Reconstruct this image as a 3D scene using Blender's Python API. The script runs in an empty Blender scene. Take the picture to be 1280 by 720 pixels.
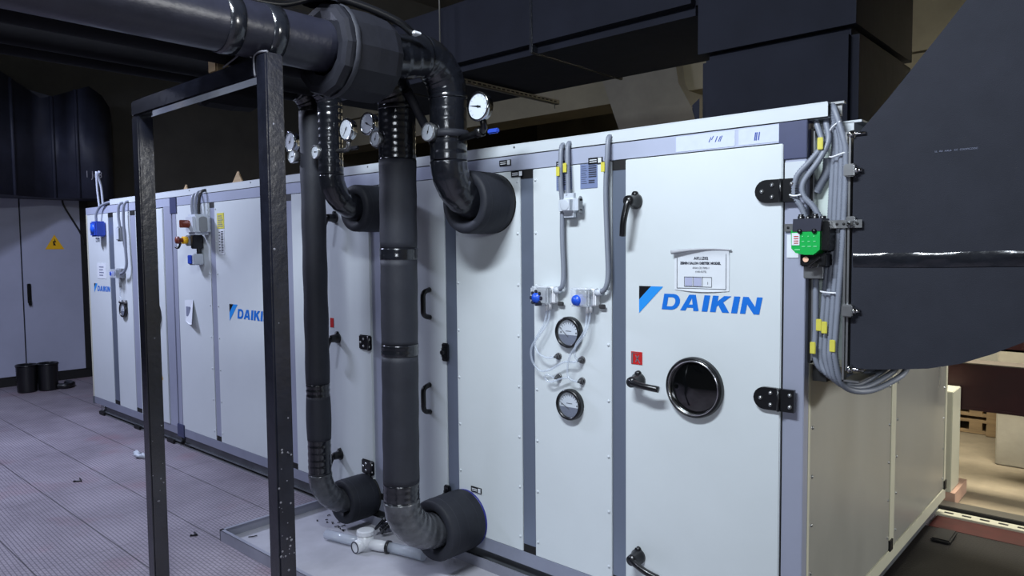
import bpy, bmesh, math, random
from math import pi, sin, cos, radians, atan2, sqrt
from mathutils import Vector, Matrix
from mathutils.geometry import tessellate_polygon

random.seed(7)
SC = bpy.context.scene
COL = SC.collection


# ------------------------------------------------------------------ materials
def lin(c):
    out = []
    for v in c:
        v = v / 255.0
        out.append(v / 12.92 if v <= 0.04045 else ((v + 0.055) / 1.055) ** 2.4)
    return (out[0], out[1], out[2], 1.0)


def M(name, rgb, rough=0.5, metal=0.0, var=0.0, vscale=4.0, bump=0.0, bscale=60.0, coat=0.0, spec=0.5, rvar=0.0,
      alpha=1.0, trans=0.0, vstretch=None, dark=None):
    m = bpy.data.materials.new(name)
    m.use_nodes = True
    nt = m.node_tree
    N, L = nt.nodes, nt.links
    b = N['Principled BSDF']
    col = lin(rgb)
    b.inputs['Base Color'].default_value = col
    b.inputs['Roughness'].default_value = rough
    b.inputs['Metallic'].default_value = metal
    b.inputs['Specular IOR Level'].default_value = spec
    b.inputs['Coat Weight'].default_value = coat
    b.inputs['Coat Roughness'].default_value = 0.12
    b.inputs['Alpha'].default_value = alpha
    b.inputs['Transmission Weight'].default_value = trans
    tc = N.new('ShaderNodeTexCoord')
    src = tc.outputs['Object']
    if vstretch:
        mp = N.new('ShaderNodeMapping')
        mp.inputs['Scale'].default_value = vstretch
        L.new(src, mp.inputs['Vector'])
        vsrc = mp.outputs['Vector']
    else:
        vsrc = src
    if var > 0:
        n = N.new('ShaderNodeTexNoise')
        n.inputs['Scale'].default_value = vscale
        n.inputs['Detail'].default_value = 6
        n.inputs['Roughness'].default_value = 0.62
        L.new(vsrc, n.inputs['Vector'])
        r = N.new('ShaderNodeMapRange')
        r.inputs['From Min'].default_value = 0.3
        r.inputs['From Max'].default_value = 0.7
        L.new(n.outputs['Fac'], r.inputs['Value'])
        mx = N.new('ShaderNodeMix')
        mx.data_type = 'RGBA'
        d = lin(dark) if dark else tuple(c * (1 - var) for c in col[:3]) + (1,)
        h = tuple(min(1, c * (1 + var * 0.6)) for c in col[:3]) + (1,)
        mx.inputs[6].default_value = d
        mx.inputs[7].default_value = h
        L.new(r.outputs['Result'], mx.inputs[0])
        L.new(mx.outputs[2], b.inputs['Base Color'])
        if rvar > 0:
            rr = N.new('ShaderNodeMapRange')
            rr.inputs['To Min'].default_value = max(0.03, rough - rvar)
            rr.inputs['To Max'].default_value = min(1, rough + rvar)
            L.new(r.outputs['Result'], rr.inputs['Value'])
            L.new(rr.outputs['Result'], b.inputs['Roughness'])
    if bump > 0:
        n2 = N.new('ShaderNodeTexNoise')
        n2.inputs['Scale'].default_value = bscale
        n2.inputs['Detail'].default_value = 4
        L.new(src, n2.inputs['Vector'])
        bp = N.new('ShaderNodeBump')
        bp.inputs['Strength'].default_value = bump
        bp.inputs['Distance'].default_value = 0.01
        L.new(n2.outputs['Fac'], bp.inputs['Height'])
        L.new(bp.outputs['Normal'], b.inputs['Normal'])
    return m


def floor_mat(k=1.0):
    m = bpy.data.materials.new('chequered_steel_floor')
    m.use_nodes = True
    nt = m.node_tree
    N, L = nt.nodes, nt.links
    b = N['Principled BSDF']
    tc = N.new('ShaderNodeTexCoord')
    sep = N.new('ShaderNodeSeparateXYZ')
    L.new(tc.outputs['Object'], sep.inputs[0])

    def math_(op, a, bb=None, clamp=False):
        n = N.new('ShaderNodeMath')
        n.operation = op
        n.use_clamp = clamp
        for i, v in enumerate((a, bb)):
            if v is None:
                continue
            if isinstance(v, (int, float)):
                n.inputs[i].default_value = v
            else:
                L.new(v, n.inputs[i])
        return n.outputs[0]

    X, Y = sep.outputs[0], sep.outputs[1]

    def lines(coord, off, period, width):
        t = math_('FRACT', math_('DIVIDE', math_('ADD', coord, off), period))
        t = math_('ABSOLUTE', math_('SUBTRACT', t, 0.5))
        return math_('LESS_THAN', t, width / period / 2)

    seam = math_('MAXIMUM', lines(Y, 0.303 + 0.216, 0.432, 0.007), math_('MULTIPLY', lines(X, 0.35, 1.25, 0.006), 0.5))
    # raised tread: alternating short bars
    tread = N.new('ShaderNodeTexBrick')
    tread.inputs['Scale'].default_value = 1.0
    tread.inputs['Brick Width'].default_value = 0.042
    tread.inputs['Row Height'].default_value = 0.021
    tread.inputs['Mortar Size'].default_value = 0.003
    tread.inputs['Mortar Smooth'].default_value = 0.3
    rot = N.new('ShaderNodeMapping')
    rot.inputs['Rotation'].default_value = (0, 0, radians(2))
    L.new(tc.outputs['Object'], rot.inputs['Vector'])
    L.new(rot.outputs['Vector'], tread.inputs['Vector'])
    nz = N.new('ShaderNodeTexNoise')
    nz.inputs['Scale'].default_value = 1.3
    nz.inputs['Detail'].default_value = 7
    nz.inputs['Roughness'].default_value = 0.65
    L.new(tc.outputs['Object'], nz.inputs['Vector'])
    rp = N.new('ShaderNodeValToRGB')
    rp.color_ramp.elements[0].position = 0.3
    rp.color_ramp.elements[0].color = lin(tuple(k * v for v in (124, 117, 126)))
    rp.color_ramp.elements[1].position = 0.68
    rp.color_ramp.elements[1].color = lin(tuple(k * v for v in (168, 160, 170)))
    L.new(nz.outputs['Fac'], rp.inputs['Fac'])
    # rusty red stains
    n3 = N.new('ShaderNodeTexNoise')
    n3.inputs['Scale'].default_value = 1.9
    n3.inputs['Detail'].default_value = 5
    L.new(tc.outputs['Object'], n3.inputs['Vector'])
    st = N.new('ShaderNodeMapRange')
    st.inputs['From Min'].default_value = 0.57
    st.inputs['From Max'].default_value = 0.75
    st.inputs['To Max'].default_value = 0.6
    L.new(n3.outputs['Fac'], st.inputs['Value'])
    mx = N.new('ShaderNodeMix')
    mx.data_type = 'RGBA'
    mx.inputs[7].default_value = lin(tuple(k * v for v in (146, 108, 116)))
    L.new(st.outputs['Result'], mx.inputs[0])
    L.new(rp.outputs['Color'], mx.inputs[6])
    m2 = N.new('ShaderNodeMix')
    m2.data_type = 'RGBA'
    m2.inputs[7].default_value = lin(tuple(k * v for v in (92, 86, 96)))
    L.new(math_('MULTIPLY', tread.outputs['Fac'], 0.75), m2.inputs[0])
    L.new(mx.outputs[2], m2.inputs[6])
    m3 = N.new('ShaderNodeMix')
    m3.data_type = 'RGBA'
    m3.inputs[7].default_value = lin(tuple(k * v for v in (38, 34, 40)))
    L.new(math_('MULTIPLY', seam, 0.85), m3.inputs[0])
    L.new(m2.outputs[2], m3.inputs[6])
    L.new(m3.outputs[2], b.inputs['Base Color'])
    b.inputs['Roughness'].default_value = 0.5
    b.inputs['Metallic'].default_value = 0.15
    bp = N.new('ShaderNodeBump')
    bp.inputs['Strength'].default_value = 0.45
    bp.inputs['Distance'].default_value = 0.003
    bp.invert = True
    L.new(tread.outputs['Fac'], bp.inputs['Height'])
    L.new(bp.outputs['Normal'], b.inputs['Normal'])
    return m


WHITE = M('white_painted_panel', (205, 212, 215), 0.42, var=0.05, vscale=1.4, spec=0.4, bump=0.02, bscale=260)
WHITE_B = M('white_trunking_paint', (196, 203, 208), 0.4, var=0.04, vscale=3)
LAV = M('lavender_grey_profile', (160, 165, 184), 0.4, 0.2, var=0.06, vscale=2)
STILE = M('blue_grey_aluminium_profile', (122, 132, 150), 0.34, 0.45, var=0.08, vscale=2, vstretch=(1, 1, .2))
RAILM = M('aluminium_rail', (182, 189, 210), 0.34, 0.25, var=0.08, vscale=2)
BASER = M('grey_base_rail', (146, 151, 168), 0.4, 0.3, var=0.1, vscale=3)
SLATE = M('slate_corner_plastic', (58, 64, 96), 0.5, var=0.12, vscale=9)
BLACKP = M('black_plastic', (16, 17, 20), 0.32, coat=0.2)
BLACKD = M('matt_black_gap', (10, 10, 12), 0.7)
CREAM = M('cream_end_profile', (196, 195, 176), 0.45, var=0.06, vscale=3)
GALV = M('brushed_end_panel', (168, 168, 162), 0.34, 0.3, var=0.14, vscale=1.1, rvar=0.08, vstretch=(1, 1.2, .5))
DAMP = M('pale_green_damper_side', (196, 208, 203), 0.42, var=0.06, vscale=5)
STEEL = M('zinc_steel', (176, 178, 180), 0.3, 0.85, var=0.15, vscale=20)
DCHROME = M('dark_chrome', (205, 206, 208), 0.2, 1.0)
CHROME = M('polished_chrome', (205, 208, 212), 0.12, 1.0)
SKID = M('dark_skid_steel', (104, 108, 114), 0.5, 0.3, var=0.35, vscale=4)
FRAME = M('black_gloss_painted_steel', (26, 28, 38), 0.24, 0.0, var=0.35, vscale=14, bump=0.1, bscale=38, coat=0.25)
CHIP = M('chipped_paint_white', (104, 104, 112), 0.6)
CHALK = M('chalk_white', (150, 150, 160), 0.8)
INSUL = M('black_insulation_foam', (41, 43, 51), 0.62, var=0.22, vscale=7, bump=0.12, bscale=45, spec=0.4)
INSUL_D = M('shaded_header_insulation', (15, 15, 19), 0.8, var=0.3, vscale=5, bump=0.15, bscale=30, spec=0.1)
TAPE_G = M('dusty_grey_tape', (72, 74, 79), 0.24, var=0.5, vscale=11, bump=0.2, bscale=26, coat=0.25)
JACKET = M('valve_jacket_foam', (29, 30, 37), 0.6, var=0.3, vscale=6, bump=0.12, bscale=40, spec=0.25)
INSUL_H = M('header_insulation', (31, 32, 43), 0.36, var=0.3, vscale=5, bump=0.15, bscale=30, spec=0.5)
SLEEVE = M('sleeve_insulation', (39, 41, 48), 0.62, var=0.25, vscale=6, bump=0.1, bscale=50, spec=0.25)
TAPE = M('glossy_black_tape', (25, 27, 33), 0.2, var=0.35, vscale=16, bump=0.22, bscale=26, coat=0.3, spec=0.6)
DUCT = M('black_duct_insulation', (22, 24, 33), 0.8, var=0.2, vscale=3.5, bump=0.3, bscale=7, spec=0.12)
DUCT_R = M('charcoal_rubber_duct', (44, 46, 54), 0.8, var=0.1, vscale=9, bump=0.15, bscale=300, spec=0.18)
DUCT_L = M('blue_black_duct', (46, 49, 64), 0.55, var=0.35, vscale=3, bump=0.25, bscale=9, spec=0.4)
CONC = M('olive_concrete', (112, 106, 88), 0.9, var=0.18, vscale=2.2, bump=0.2, bscale=18)
CONC_L = M('pale_concrete', (168, 162, 146), 0.88, var=0.14, vscale=3, bump=0.15, bscale=22)
CONC_H = M('weathered_haunch_concrete', (104, 100, 90), 0.9, var=0.2, vscale=2.5, bump=0.15, bscale=18)
CONC_D = M('dark_ceiling_concrete', (66, 64, 60), 0.9, var=0.2, vscale=2)
WALLC = M('cream_wall_paint', (210, 204, 180), 0.85, var=0.06, vscale=2)
FLOORB = M('sandy_screed', (150, 138, 116), 0.9, var=0.28, vscale=2.4, bump=0.15, bscale=30)
RED = M('oxide_red_steel', (48, 14, 17), 0.45, 0.1, var=0.3, vscale=6)
REDF = M('red_floor_plate', (70, 24, 23), 0.55, 0.1, var=0.35, vscale=9)
BEAMTOP = M('pale_beam_top', (92, 84, 74), 0.8, var=0.2, vscale=8)  # top of the lower beam, lighter than its red steel
WOOD = M('pale_pallet_wood', (158, 134, 100), 0.8, var=0.3, vscale=6, vstretch=(.4, 4, 4))
PINKW = M('pinkish_plywood', (196, 160, 140), 0.8, var=0.15, vscale=6)
CABW = M('light_grey_cabinet_paint', (170, 174, 196), 0.42, 0.1, var=0.1, vscale=1.2)
BLACKC = M('cabinet_black_base', (14, 14, 17), 0.6)
GREYCON = M('grey_corrugated_plastic', (126, 132, 145), 0.45, var=0.06, vscale=20)
GREYBOX = M('grey_abs_plastic', (192, 199, 209), 0.42, var=0.05, vscale=12)
GREYDK = M('mid_grey_plastic', (128, 132, 138), 0.5)
YELLOW = M('yellow_label', (206, 198, 78), 0.5, var=0.1, vscale=40)
YELSIGN = M('yellow_sign', (232, 178, 20), 0.5)
GREEN = M('green_actuator', (18, 168, 74), 0.36, var=0.06, vscale=30)
GREEN_D = M('pale_green_marks', (120, 214, 150), 0.5)
TERM = M('dark_slate_cover', (42, 44, 58), 0.45, var=0.1, vscale=20)
BLUE = M('logo_blue', (16, 108, 205), 0.45)
BLUEL = M('logo_light_blue', (38, 142, 226), 0.45)
BLACKL = M('logo_black', (6, 8, 14), 0.45)
BLUEK = M('blue_knob_plastic', (30, 84, 206), 0.35)
BLUEB = M('blue_switch_plastic', (44, 74, 176), 0.4, var=0.1, vscale=20)
NAVY = M('navy_gasket', (30, 34, 120), 0.5)
REDS = M('red_sticker', (190, 34, 34), 0.45, var=0.15, vscale=60)
ORANGE = M('orange_red_knob', (112, 50, 36), 0.4)
TAPEW = M('translucent_paper_tape', (192, 200, 220), 0.6, var=0.05, vscale=30)
PAPER = M('white_paper', (212, 217, 223), 0.75, var=0.03, vscale=20)
PAPERG = M('grey_paper_edge', (172, 174, 180), 0.8)
INK = M('dark_ink', (44, 48, 62), 0.7)
INKG = M('grey_ink', (120, 126, 148), 0.7)
INKB = M('blue_ink', (54, 76, 156), 0.7)
PLATE = M('data_plate', (132, 146, 186), 0.4, 0.3)
LILAC = M('lilac_print', (168, 172, 200), 0.7)
DIAL = M('dial_white', (196, 203, 212), 0.35, coat=0.3)
DIALD = M('dial_dark_half', (86, 92, 112), 0.4)
GLASSB = M('dark_glass', (6, 7, 8), 0.06, coat=0.6, spec=0.8)
CLEAR = M('clear_plastic', (225, 232, 240), 0.08, alpha=0.42, spec=0.8)
CLEART = M('clear_tube', (206, 216, 230), 0.12, alpha=0.36, spec=0.8)
MILKY = M('milky_pipe', (206, 214, 226), 0.12, alpha=0.55, spec=0.8)
WHITEP = M('white_pvc', (226, 228, 232), 0.3)
BRASS = M('grey_brass', (110, 110, 112), 0.35, 0.8)
CABLE = M('black_cable', (20, 21, 25), 0.4)
CABLEG = M('pale_cable', (176, 182, 196), 0.5)
TRAYM = M('galvanised_drip_tray', (150, 152, 166), 0.42, 0.25, var=0.18, vscale=3)
TRAYB = M('dusty_tray_bottom', (178, 178, 186), 0.6, 0.05, var=0.16, vscale=4)
STRUTM = M('galvanised_strut', (120, 118, 112), 0.4, 0.7)
PEACH = M('peach_button', (238, 190, 160), 0.4)
FLOOR = floor_mat()
FLOOR_SHADED = floor_mat(.2)  # same floor, with the duct's shade put into the colour


# ------------------------------------------------------------------ mesh helpers
class MB:
    def __init__(s):
        s.v, s.f, s.sm = [], [], []

    def add(s, vs, fs, smooth=False):
        o = len(s.v)
        s.v += [Vector(v) for v in vs]
        for f in fs:
            s.f.append([o + i for i in f])
            s.sm.append(smooth)
        return s

    def box(s, x0, x1, y0, y1, z0, z1, bev=0.0, rot=None, piv=None):
        x0, x1 = min(x0, x1), max(x0, x1)
        y0, y1 = min(y0, y1), max(y0, y1)
        z0, z1 = min(z0, z1), max(z0, z1)
        bm = bmesh.new()
        bmesh.ops.create_cube(bm, size=1)
        for v in bm.verts:
            v.co = Vector(((x0 + x1) / 2 + v.co.x * (x1 - x0), (y0 + y1) / 2 + v.co.y * (y1 - y0), (z0 + z1) / 2 + v.co.z * (z1 - z0)))
        if bev > 0:
            bmesh.ops.bevel(bm, geom=list(bm.edges), offset=bev, segments=2, affect='EDGES', clamp_overlap=True)
        if rot is not None:
            c = Vector(piv) if piv else Vector(((x0 + x1) / 2, (y0 + y1) / 2, (z0 + z1) / 2))
            for v in bm.verts:
                v.co = rot @ (v.co - c) + c
        s.bm(bm)
        return s

    def bm(s, bm, smooth=False):
        bm.verts.index_update()
        s.add([v.co.copy() for v in bm.verts], [[v.index for v in f.verts] for f in bm.faces], smooth)
        bm.free()

    def tube(s, pts, r, seg=12, cap=True, smooth=True, squash=None):
        pts = [Vector(p) for p in pts]
        n = len(pts)
        rs = r if isinstance(r, (list, tuple)) else [r] * n
        T = []
        for i in range(n):
            a = pts[max(0, i - 1)]
            b = pts[min(n - 1, i + 1)]
            T.append((b - a).normalized())
        ref = Vector((0, 0, 1)) if abs(T[0].z) < 0.9 else Vector((0, 1, 0))
        u = (ref - T[0] * ref.dot(T[0])).normalized()
        vs, fs = [], []
        for i in range(n):
            u = (u - T[i] * u.dot(T[i])).normalized()
            w = T[i].cross(u)
            for k in range(seg):
                a = 2 * pi * k / seg
                vs.append(pts[i] + (u * cos(a) + w * sin(a)) * rs[i])
        for i in range(n - 1):
            for k in range(seg):
                k2 = (k + 1) % seg
                fs.append((i * seg + k, i * seg + k2, (i + 1) * seg + k2, (i + 1) * seg + k))
        s.add(vs, fs, smooth)
        if cap:
            o = len(s.v)
            s.add(vs[:seg], [list(range(seg))[::-1]])
            s.add(vs[-seg:], [list(range(seg))])
        return s

    def cyl(s, a, b, r, seg=20, r2=None, cap=True):
        return s.tube([a, b], [r, r if r2 is None else r2], seg, cap)

    def lathe(s, org, axis, prof, seg=32, smooth=True):
        """prof: (distance along axis, radius) pairs"""
        org, ax = Vector(org), Vector(axis).normalized()
        ref = Vector((0, 0, 1)) if abs(ax.z) < 0.9 else Vector((1, 0, 0))
        u = (ref - ax * ref.dot(ax)).normalized()
        w = ax.cross(u)
        vs, fs = [], []
        for d, r in prof:
            for k in range(seg):
                a = 2 * pi * k / seg
                vs.append(org + ax * d + (u * cos(a) + w * sin(a)) * max(r, 1e-5))
        for i in range(len(prof) - 1):
            for k in range(seg):
                k2 = (k + 1) % seg
                fs.append((i * seg + k, i * seg + k2, (i + 1) * seg + k2, (i + 1) * seg + k))
        s.add(vs, fs, smooth)
        return s

    def prism(s, poly, fn0, fn1, smooth_side=False):
        """poly of 2-D points; fn0/fn1 map (a,b) to 3-D for the two end faces"""
        n = len(poly)
        A = [Vector(fn0(*p)) for p in poly]
        B = [Vector(fn1(*p)) for p in poly]
        tri = tessellate_polygon([[Vector((p[0], p[1], 0)) for p in poly]])
        s.add(A, [list(t) for t in tri])
        s.add(B, [list(t)[::-1] for t in tri])
        s.add(A + B, [(i, (i + 1) % n, n + (i + 1) % n, n + i) for i in range(n)], smooth_side)
        return s

    def flat(s, polys, fn):
        """polys: outline plus holes, 2-D, one flat face set"""
        pts = [p for pl in polys for p in pl]
        tri = tessellate_polygon([[Vector((p[0], p[1], 0)) for p in pl] for pl in polys])
        s.add([fn(*p) for p in pts], [list(t) for t in tri])
        return s

    def build(s, name, mat, parent=None, recalc=True):
        me = bpy.data.meshes.new(name)
        off = Vector((0, 0, 0))
        p = parent
        while p is not None:
            off += p.location
            p = p.parent
        me.from_pydata([v - off for v in s.v], [], s.f)
        for i, p_ in enumerate(me.polygons):
            p_.use_smooth = s.sm[i]
        if recalc:
            bm = bmesh.new()
            bm.from_mesh(me)
            bmesh.ops.remove_doubles(bm, verts=bm.verts, dist=1e-6)
            bmesh.ops.recalc_face_normals(bm, faces=bm.faces)
            bm.to_mesh(me)
            bm.free()
        me.materials.append(mat)
        o = bpy.data.objects.new(name, me)
        COL.objects.link(o)
        if parent is not None:
            o.parent = parent
        return o


def thing(name, label, cat, loc, group=None):
    o = bpy.data.objects.new(name, None)
    o.empty_display_size = 0.1
    COL.objects.link(o)
    o.location = Vector(loc)
    o['label'] = label
    o['category'] = cat
    if group:
        o['group'] = group
    return o


def tag(o, label, cat, group=None, kind=None):
    """a thing that is one mesh: move its origin onto its own base"""
    vs = o.data.vertices
    xs = [v.co.x for v in vs]; ys = [v.co.y for v in vs]; zs = [v.co.z for v in vs]
    c = Vector(((min(xs) + max(xs)) / 2, (min(ys) + max(ys)) / 2, min(zs)))
    o.data.transform(Matrix.Translation(-c))
    o.location = c
    o['label'] = label
    o['category'] = cat
    if group:
        o['group'] = group
    if kind:
        o['kind'] = kind
    return o


def struct(o):
    o['kind'] = 'structure'
    return o


def fillet(pts, rad, n=8):
    pts = [Vector(p) for p in pts]
    out = [pts[0]]
    for i in range(1, len(pts) - 1):
        a, b, c = pts[i - 1], pts[i], pts[i + 1]
        r = rad[i - 1] if isinstance(rad, (list, tuple)) else rad
        d1, d2 = (a - b).normalized(), (c - b).normalized()
        r = min(r, (a - b).length * 0.49, (c - b).length * 0.49)
        p, q = b + d1 * r, b + d2 * r
        for k in range(n + 1):
            t = k / n
            out.append(p * (1 - t) ** 2 + b * 2 * t * (1 - t) + q * t * t)
    out.append(pts[-1])
    return out


def smooth_path(pts, n=10):
    """Catmull-Rom through the points"""
    P = [Vector(p) for p in pts]
    P = [P[0] * 2 - P[1]] + P + [P[-1] * 2 - P[-2]]
    out = []
    for i in range(1, len(P) - 2):
        for k in range(n):
            t = k / n
            a, b, c, d = P[i - 1], P[i], P[i + 1], P[i + 2]
            out.append(0.5 * ((2 * b) + (c - a) * t + (2 * a - 5 * b + 4 * c - d) * t * t + (3 * b - a - 3 * c + d) * t ** 3))
    out.append(P[-2])
    return out


def resample(pts, step):
    out = [pts[0].copy()]
    acc = 0.0
    for a, b in zip(pts[:-1], pts[1:]):
        L = (b - a).length
        if L < 1e-9:
            continue
        d = step - acc
        while d <= L:
            out.append(a + (b - a) * (d / L))
            d += step
        acc = L - (d - step)
    out.append(pts[-1].copy())
    return out


def corrugated(pts, r, pitch=0.0095, depth=0.0026, seg=10):
    q = resample([Vector(p) for p in pts], pitch / 2)
    return MB().tube(q, [r - (depth if i % 2 else 0) for i in range(len(q))], seg)


def face_y(y):
    return lambda a, b: (a, y, b)


def circ(cx, cz, r, n=28, a0=0.0, a1=2 * pi, close=False):
    k = n if not close else n + 1
    return [(cx + r * cos(a0 + (a1 - a0) * i / n), cz + r * sin(a0 + (a1 - a0) * i / n)) for i in range(k)]


def text_mesh(mb, body, x, z, size, fn, align='LEFT', bold=0.0, sx=1.0):
    cu = bpy.data.curves.new('lettering', 'FONT')
    cu.body = body
    cu.size = size
    cu.align_x = align
    cu.offset = bold
    cu.resolution_u = 2
    ob = bpy.data.objects.new('lettering', cu)
    COL.objects.link(ob)
    bpy.context.view_layer.update()
    me = ob.evaluated_get(bpy.context.evaluated_depsgraph_get()).to_mesh()
    mb.add([fn(x + v.co.x * sx, z + v.co.y) for v in me.vertices], [list(p.vertices) for p in me.polygons])
    bpy.data.objects.remove(ob)
    bpy.data.curves.remove(cu)
    return mb


def ring_flat(mb, cx, cz, r0, r1, y, n=28, a0=0, a1=2 * pi):
    vs, fs = [], []
    for i in range(n + 1):
        a = a0 + (a1 - a0) * i / n
        vs += [(cx + r0 * cos(a), y, cz + r0 * sin(a)), (cx + r1 * cos(a), y, cz + r1 * sin(a))]
    for i in range(n):
        fs.append((2 * i, 2 * i + 1, 2 * i + 3, 2 * i + 2))
    mb.add(vs, fs)
    return mb


# ------------------------------------------------------------------ room shell
struct(MB().box(-9.95, 6, -6, 2.63, -0.12, 0).build('floor', FLOOR))
struct(MB().box(-9.95, 6, 2.63, 11, -0.14, -0.005).build('floor', FLOORB))
struct(MB().box(-10.5, 6, -6, 11, 4.6, 4.8).build('ceiling', CONC_D))
struct(MB().box(-10.2, -9.95, -6, 11, -0.12, 4.6).build('wall_left', CONC_D))
struct(MB().box(-10.2, 6, 10.4, 10.7, -0.14, 4.6).build('wall_back', CONC))
struct(MB().box(5.8, 6, -6, 11, -0.14, 4.6).build('wall_right', WALLC))
struct(MB().box(-10.2, 6, -6.2, -6, -0.14, 4.6).build('wall_front', CONC_D))
struct(MB().box(-.11, 5.5, -1.2, 2.17, 0, .006).build('floor', FLOOR_SHADED))  # floor sheet painted dark for the shade under the right duct
# pale wall segment behind the red beams
struct(MB().box(-1.4, 3.4, 6.6, 6.8, 0, 2.4).build('wall_inner', WALLC))

struct(MB().box(-1.8, 4.5, 7.0, 7.2, 2.4, 3.95).box(-1.8, 4.5, 6.97, 7.2, 3.97, 4.6).build('wall_inner', CONC))
# ceiling girders and haunch
g = MB().box(-10.1, -2.4, 4.2, 4.7, 3.31, 4.6).box(-10.1, -2.4, 4.12, 4.2, 3.72, 4.6)
struct(g.build('beam_back', CONC))
g = MB().prism([(-3.85, 4.6), (-3.85, 4.0), (-3.70, 3.53), (-3.42, 2.8), (-2.44, 2.8), (-2.57, 3.02), (-2.766, 3.37), (-2.80, 3.57), (-2.80, 4.6)],
               lambda a, b: (a, 4.05, b), lambda a, b: (a, 4.9, b))
struct(g.build('beam_haunch', CONC_H))
struct(MB().box(-3.6, -2.3, 4.95, 5.4, 0, 4.6).build('column', CONC_L))
for x in (-8.4, -6.0, 2.0):
    struct(MB().box(x, x + .35, -6, 4.1, 4.15, 4.6).build('ceiling_beam', CONC_D))
# column in the room behind on the right
struct(MB().box(0.055, 0.75, 3.9, 4.6, -0.005, 4.6, 0.01).build('column', CONC_L))

# left: electrical cabinet wall
XW = -9.86
cab = thing('electrical_cabinet', 'tall light grey electrical cabinet along the left wall, closed double doors', 'cabinet', (XW - .04, 0.1, 0))
MB().box(XW - .08, XW - .03, -0.95, 0.80, 0.12, 2.5).build('carcass', BLACKC, cab)
d1 = MB().box(XW - .03, XW, -0.94, 0.005, 0.125, 2.45, .003).build('door', CABW, cab)
d2 = MB().box(XW - .03, XW, 0.022, 0.70, 0.125, 2.45, .003).build('door', CABW, cab)
h = MB().box(XW, XW + .018, 0.055, 0.10, 1.05, 1.30, .006).box(XW + .018, XW + .035, .06, .095, 1.02, 1.09, .004)
h.build('cabinet_handle', BLACKP, d2)
sg = MB().flat([[(0.28, 1.74), (0.50, 1.74), (0.39, 1.93)]], lambda a, b: (XW + .003, a, b)).build('warning_triangle', YELSIGN, d2)
mk = MB().flat([[(0.375, 1.79), (0.405, 1.79), (0.385, 1.83), (0.41, 1.83), (0.385, 1.885), (0.39, 1.845), (0.37, 1.845)]], lambda a, b: (XW + .005, a, b))
mk.build('bolt_symbol', BLACKL, d2)
MB().box(XW - .06, XW - .012, -0.95, 0.80, 0.0, 0.12).build('plinth', BLACKC, cab)
MB().box(XW - .03, XW + .004, 0.70, 0.80, 0.12, 2.45).build('side_trim', BLACKC, cab)

tag(MB().tube(smooth_path([(XW + .012, .50, 2.42), (XW + .012, .52, 2.30), (XW + .012, .70, 1.95), (XW + .012, .74, 1.80)], 8), .012, 6).build('black_cable', CABLE), 'thin black cable slanting across the upper corner of the cabinet door', 'cable')
for k, (x, y, lab) in enumerate([(-9.30, -.13, 'black ribbed round bin in front of the cabinet door seam'),
                                 (-9.25, .08, 'black ribbed round bin nearer the air handler, beside its twin')]):
    b = thing('black_bin', lab, 'bin', (x, y, 0), 'two black bins by the cabinet')
    prof = [(0, .085), (0, .10)]
    for i in range(14):
        prof += [(.012 + i * .022, .102 + .0006 * i), (.022 + i * .022, .108 + .0006 * i)]
    prof += [(.33, .112), (.33, .098), (.06, .09), (.06, 0)]
    MB().lathe((x, y, 0), (0, 0, 1), [(0, 0)] + prof, 24).build('bucket', BLACKP, b)
    MB().lathe((x, y, .315), (0, 0, 1), [(0, .115), (.012, .122), (.024, .115), (.012, .108), (0, .115)], 24).build('rim', BLACKP, b)
MB_ = MB().tube(smooth_path([(-9.2, .16, .04), (-9.15, .26, .035), (-9.3, .36, .03), (-9.45, .34, .03)], 6), .035, 8)
tag(MB_.build('cable_offcut', CABLE), 'black cable bundle lying on the floor behind the bins', 'cable')

# ------------------------------------------------------------------ air handling unit
ZR0, ZR1, ZP0, ZB0 = 2.087, 2.158, 0.177, 0.109
near = thing('air_handling_unit', 'white air handling unit, long near section with access doors and coil pipes', 'air handling unit', (-2.7, 1.2, 0))
far = thing('air_handling_unit', 'white air handling unit, short far section next to the electrical cabinet', 'air handling unit', (-6.5, 1.2, 0))


def panel(x0, x1, root, name='panel', y=0.0, lab=None):
    o = MB().box(x0 + .003, x1 - .003, y, y + .045, ZP0, ZR0 - .004, .002).build(name, WHITE, root)
    if lab:
        o['label'] = lab
    return o


def rivets(xs, o, z0=.25, z1=2.03, n=8, y=0.0):
    for x in xs:
        for i in range(n):
            z = z0 + (z1 - z0) * i / (n - 1)
            MB().lathe((x, y, z), (0, -1, 0), [(0, .0075), (.003, .0068), (.0055, .003), (.006, 0)], 8).build('rivet', WHITE_B, o)


def stile(x0, x1, root, y=0.004, mat=None, name='mullion', blocks=True):
    o = MB().box(x0, x1, y, y + .05, ZP0 - .002, ZR0).build(name, mat or STILE, root)
    MB().box(x0 + .001, x1 - .001, y - .002, y + .02, ZR0 - .045, ZR0 - .002).build('end_cap', BLACKD, o)
    MB().box(x0 + .001, x1 - .001, y - .002, y + .02, ZP0 + .0, ZP0 + .04).build('end_cap', BLACKD, o)
    return o


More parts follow.
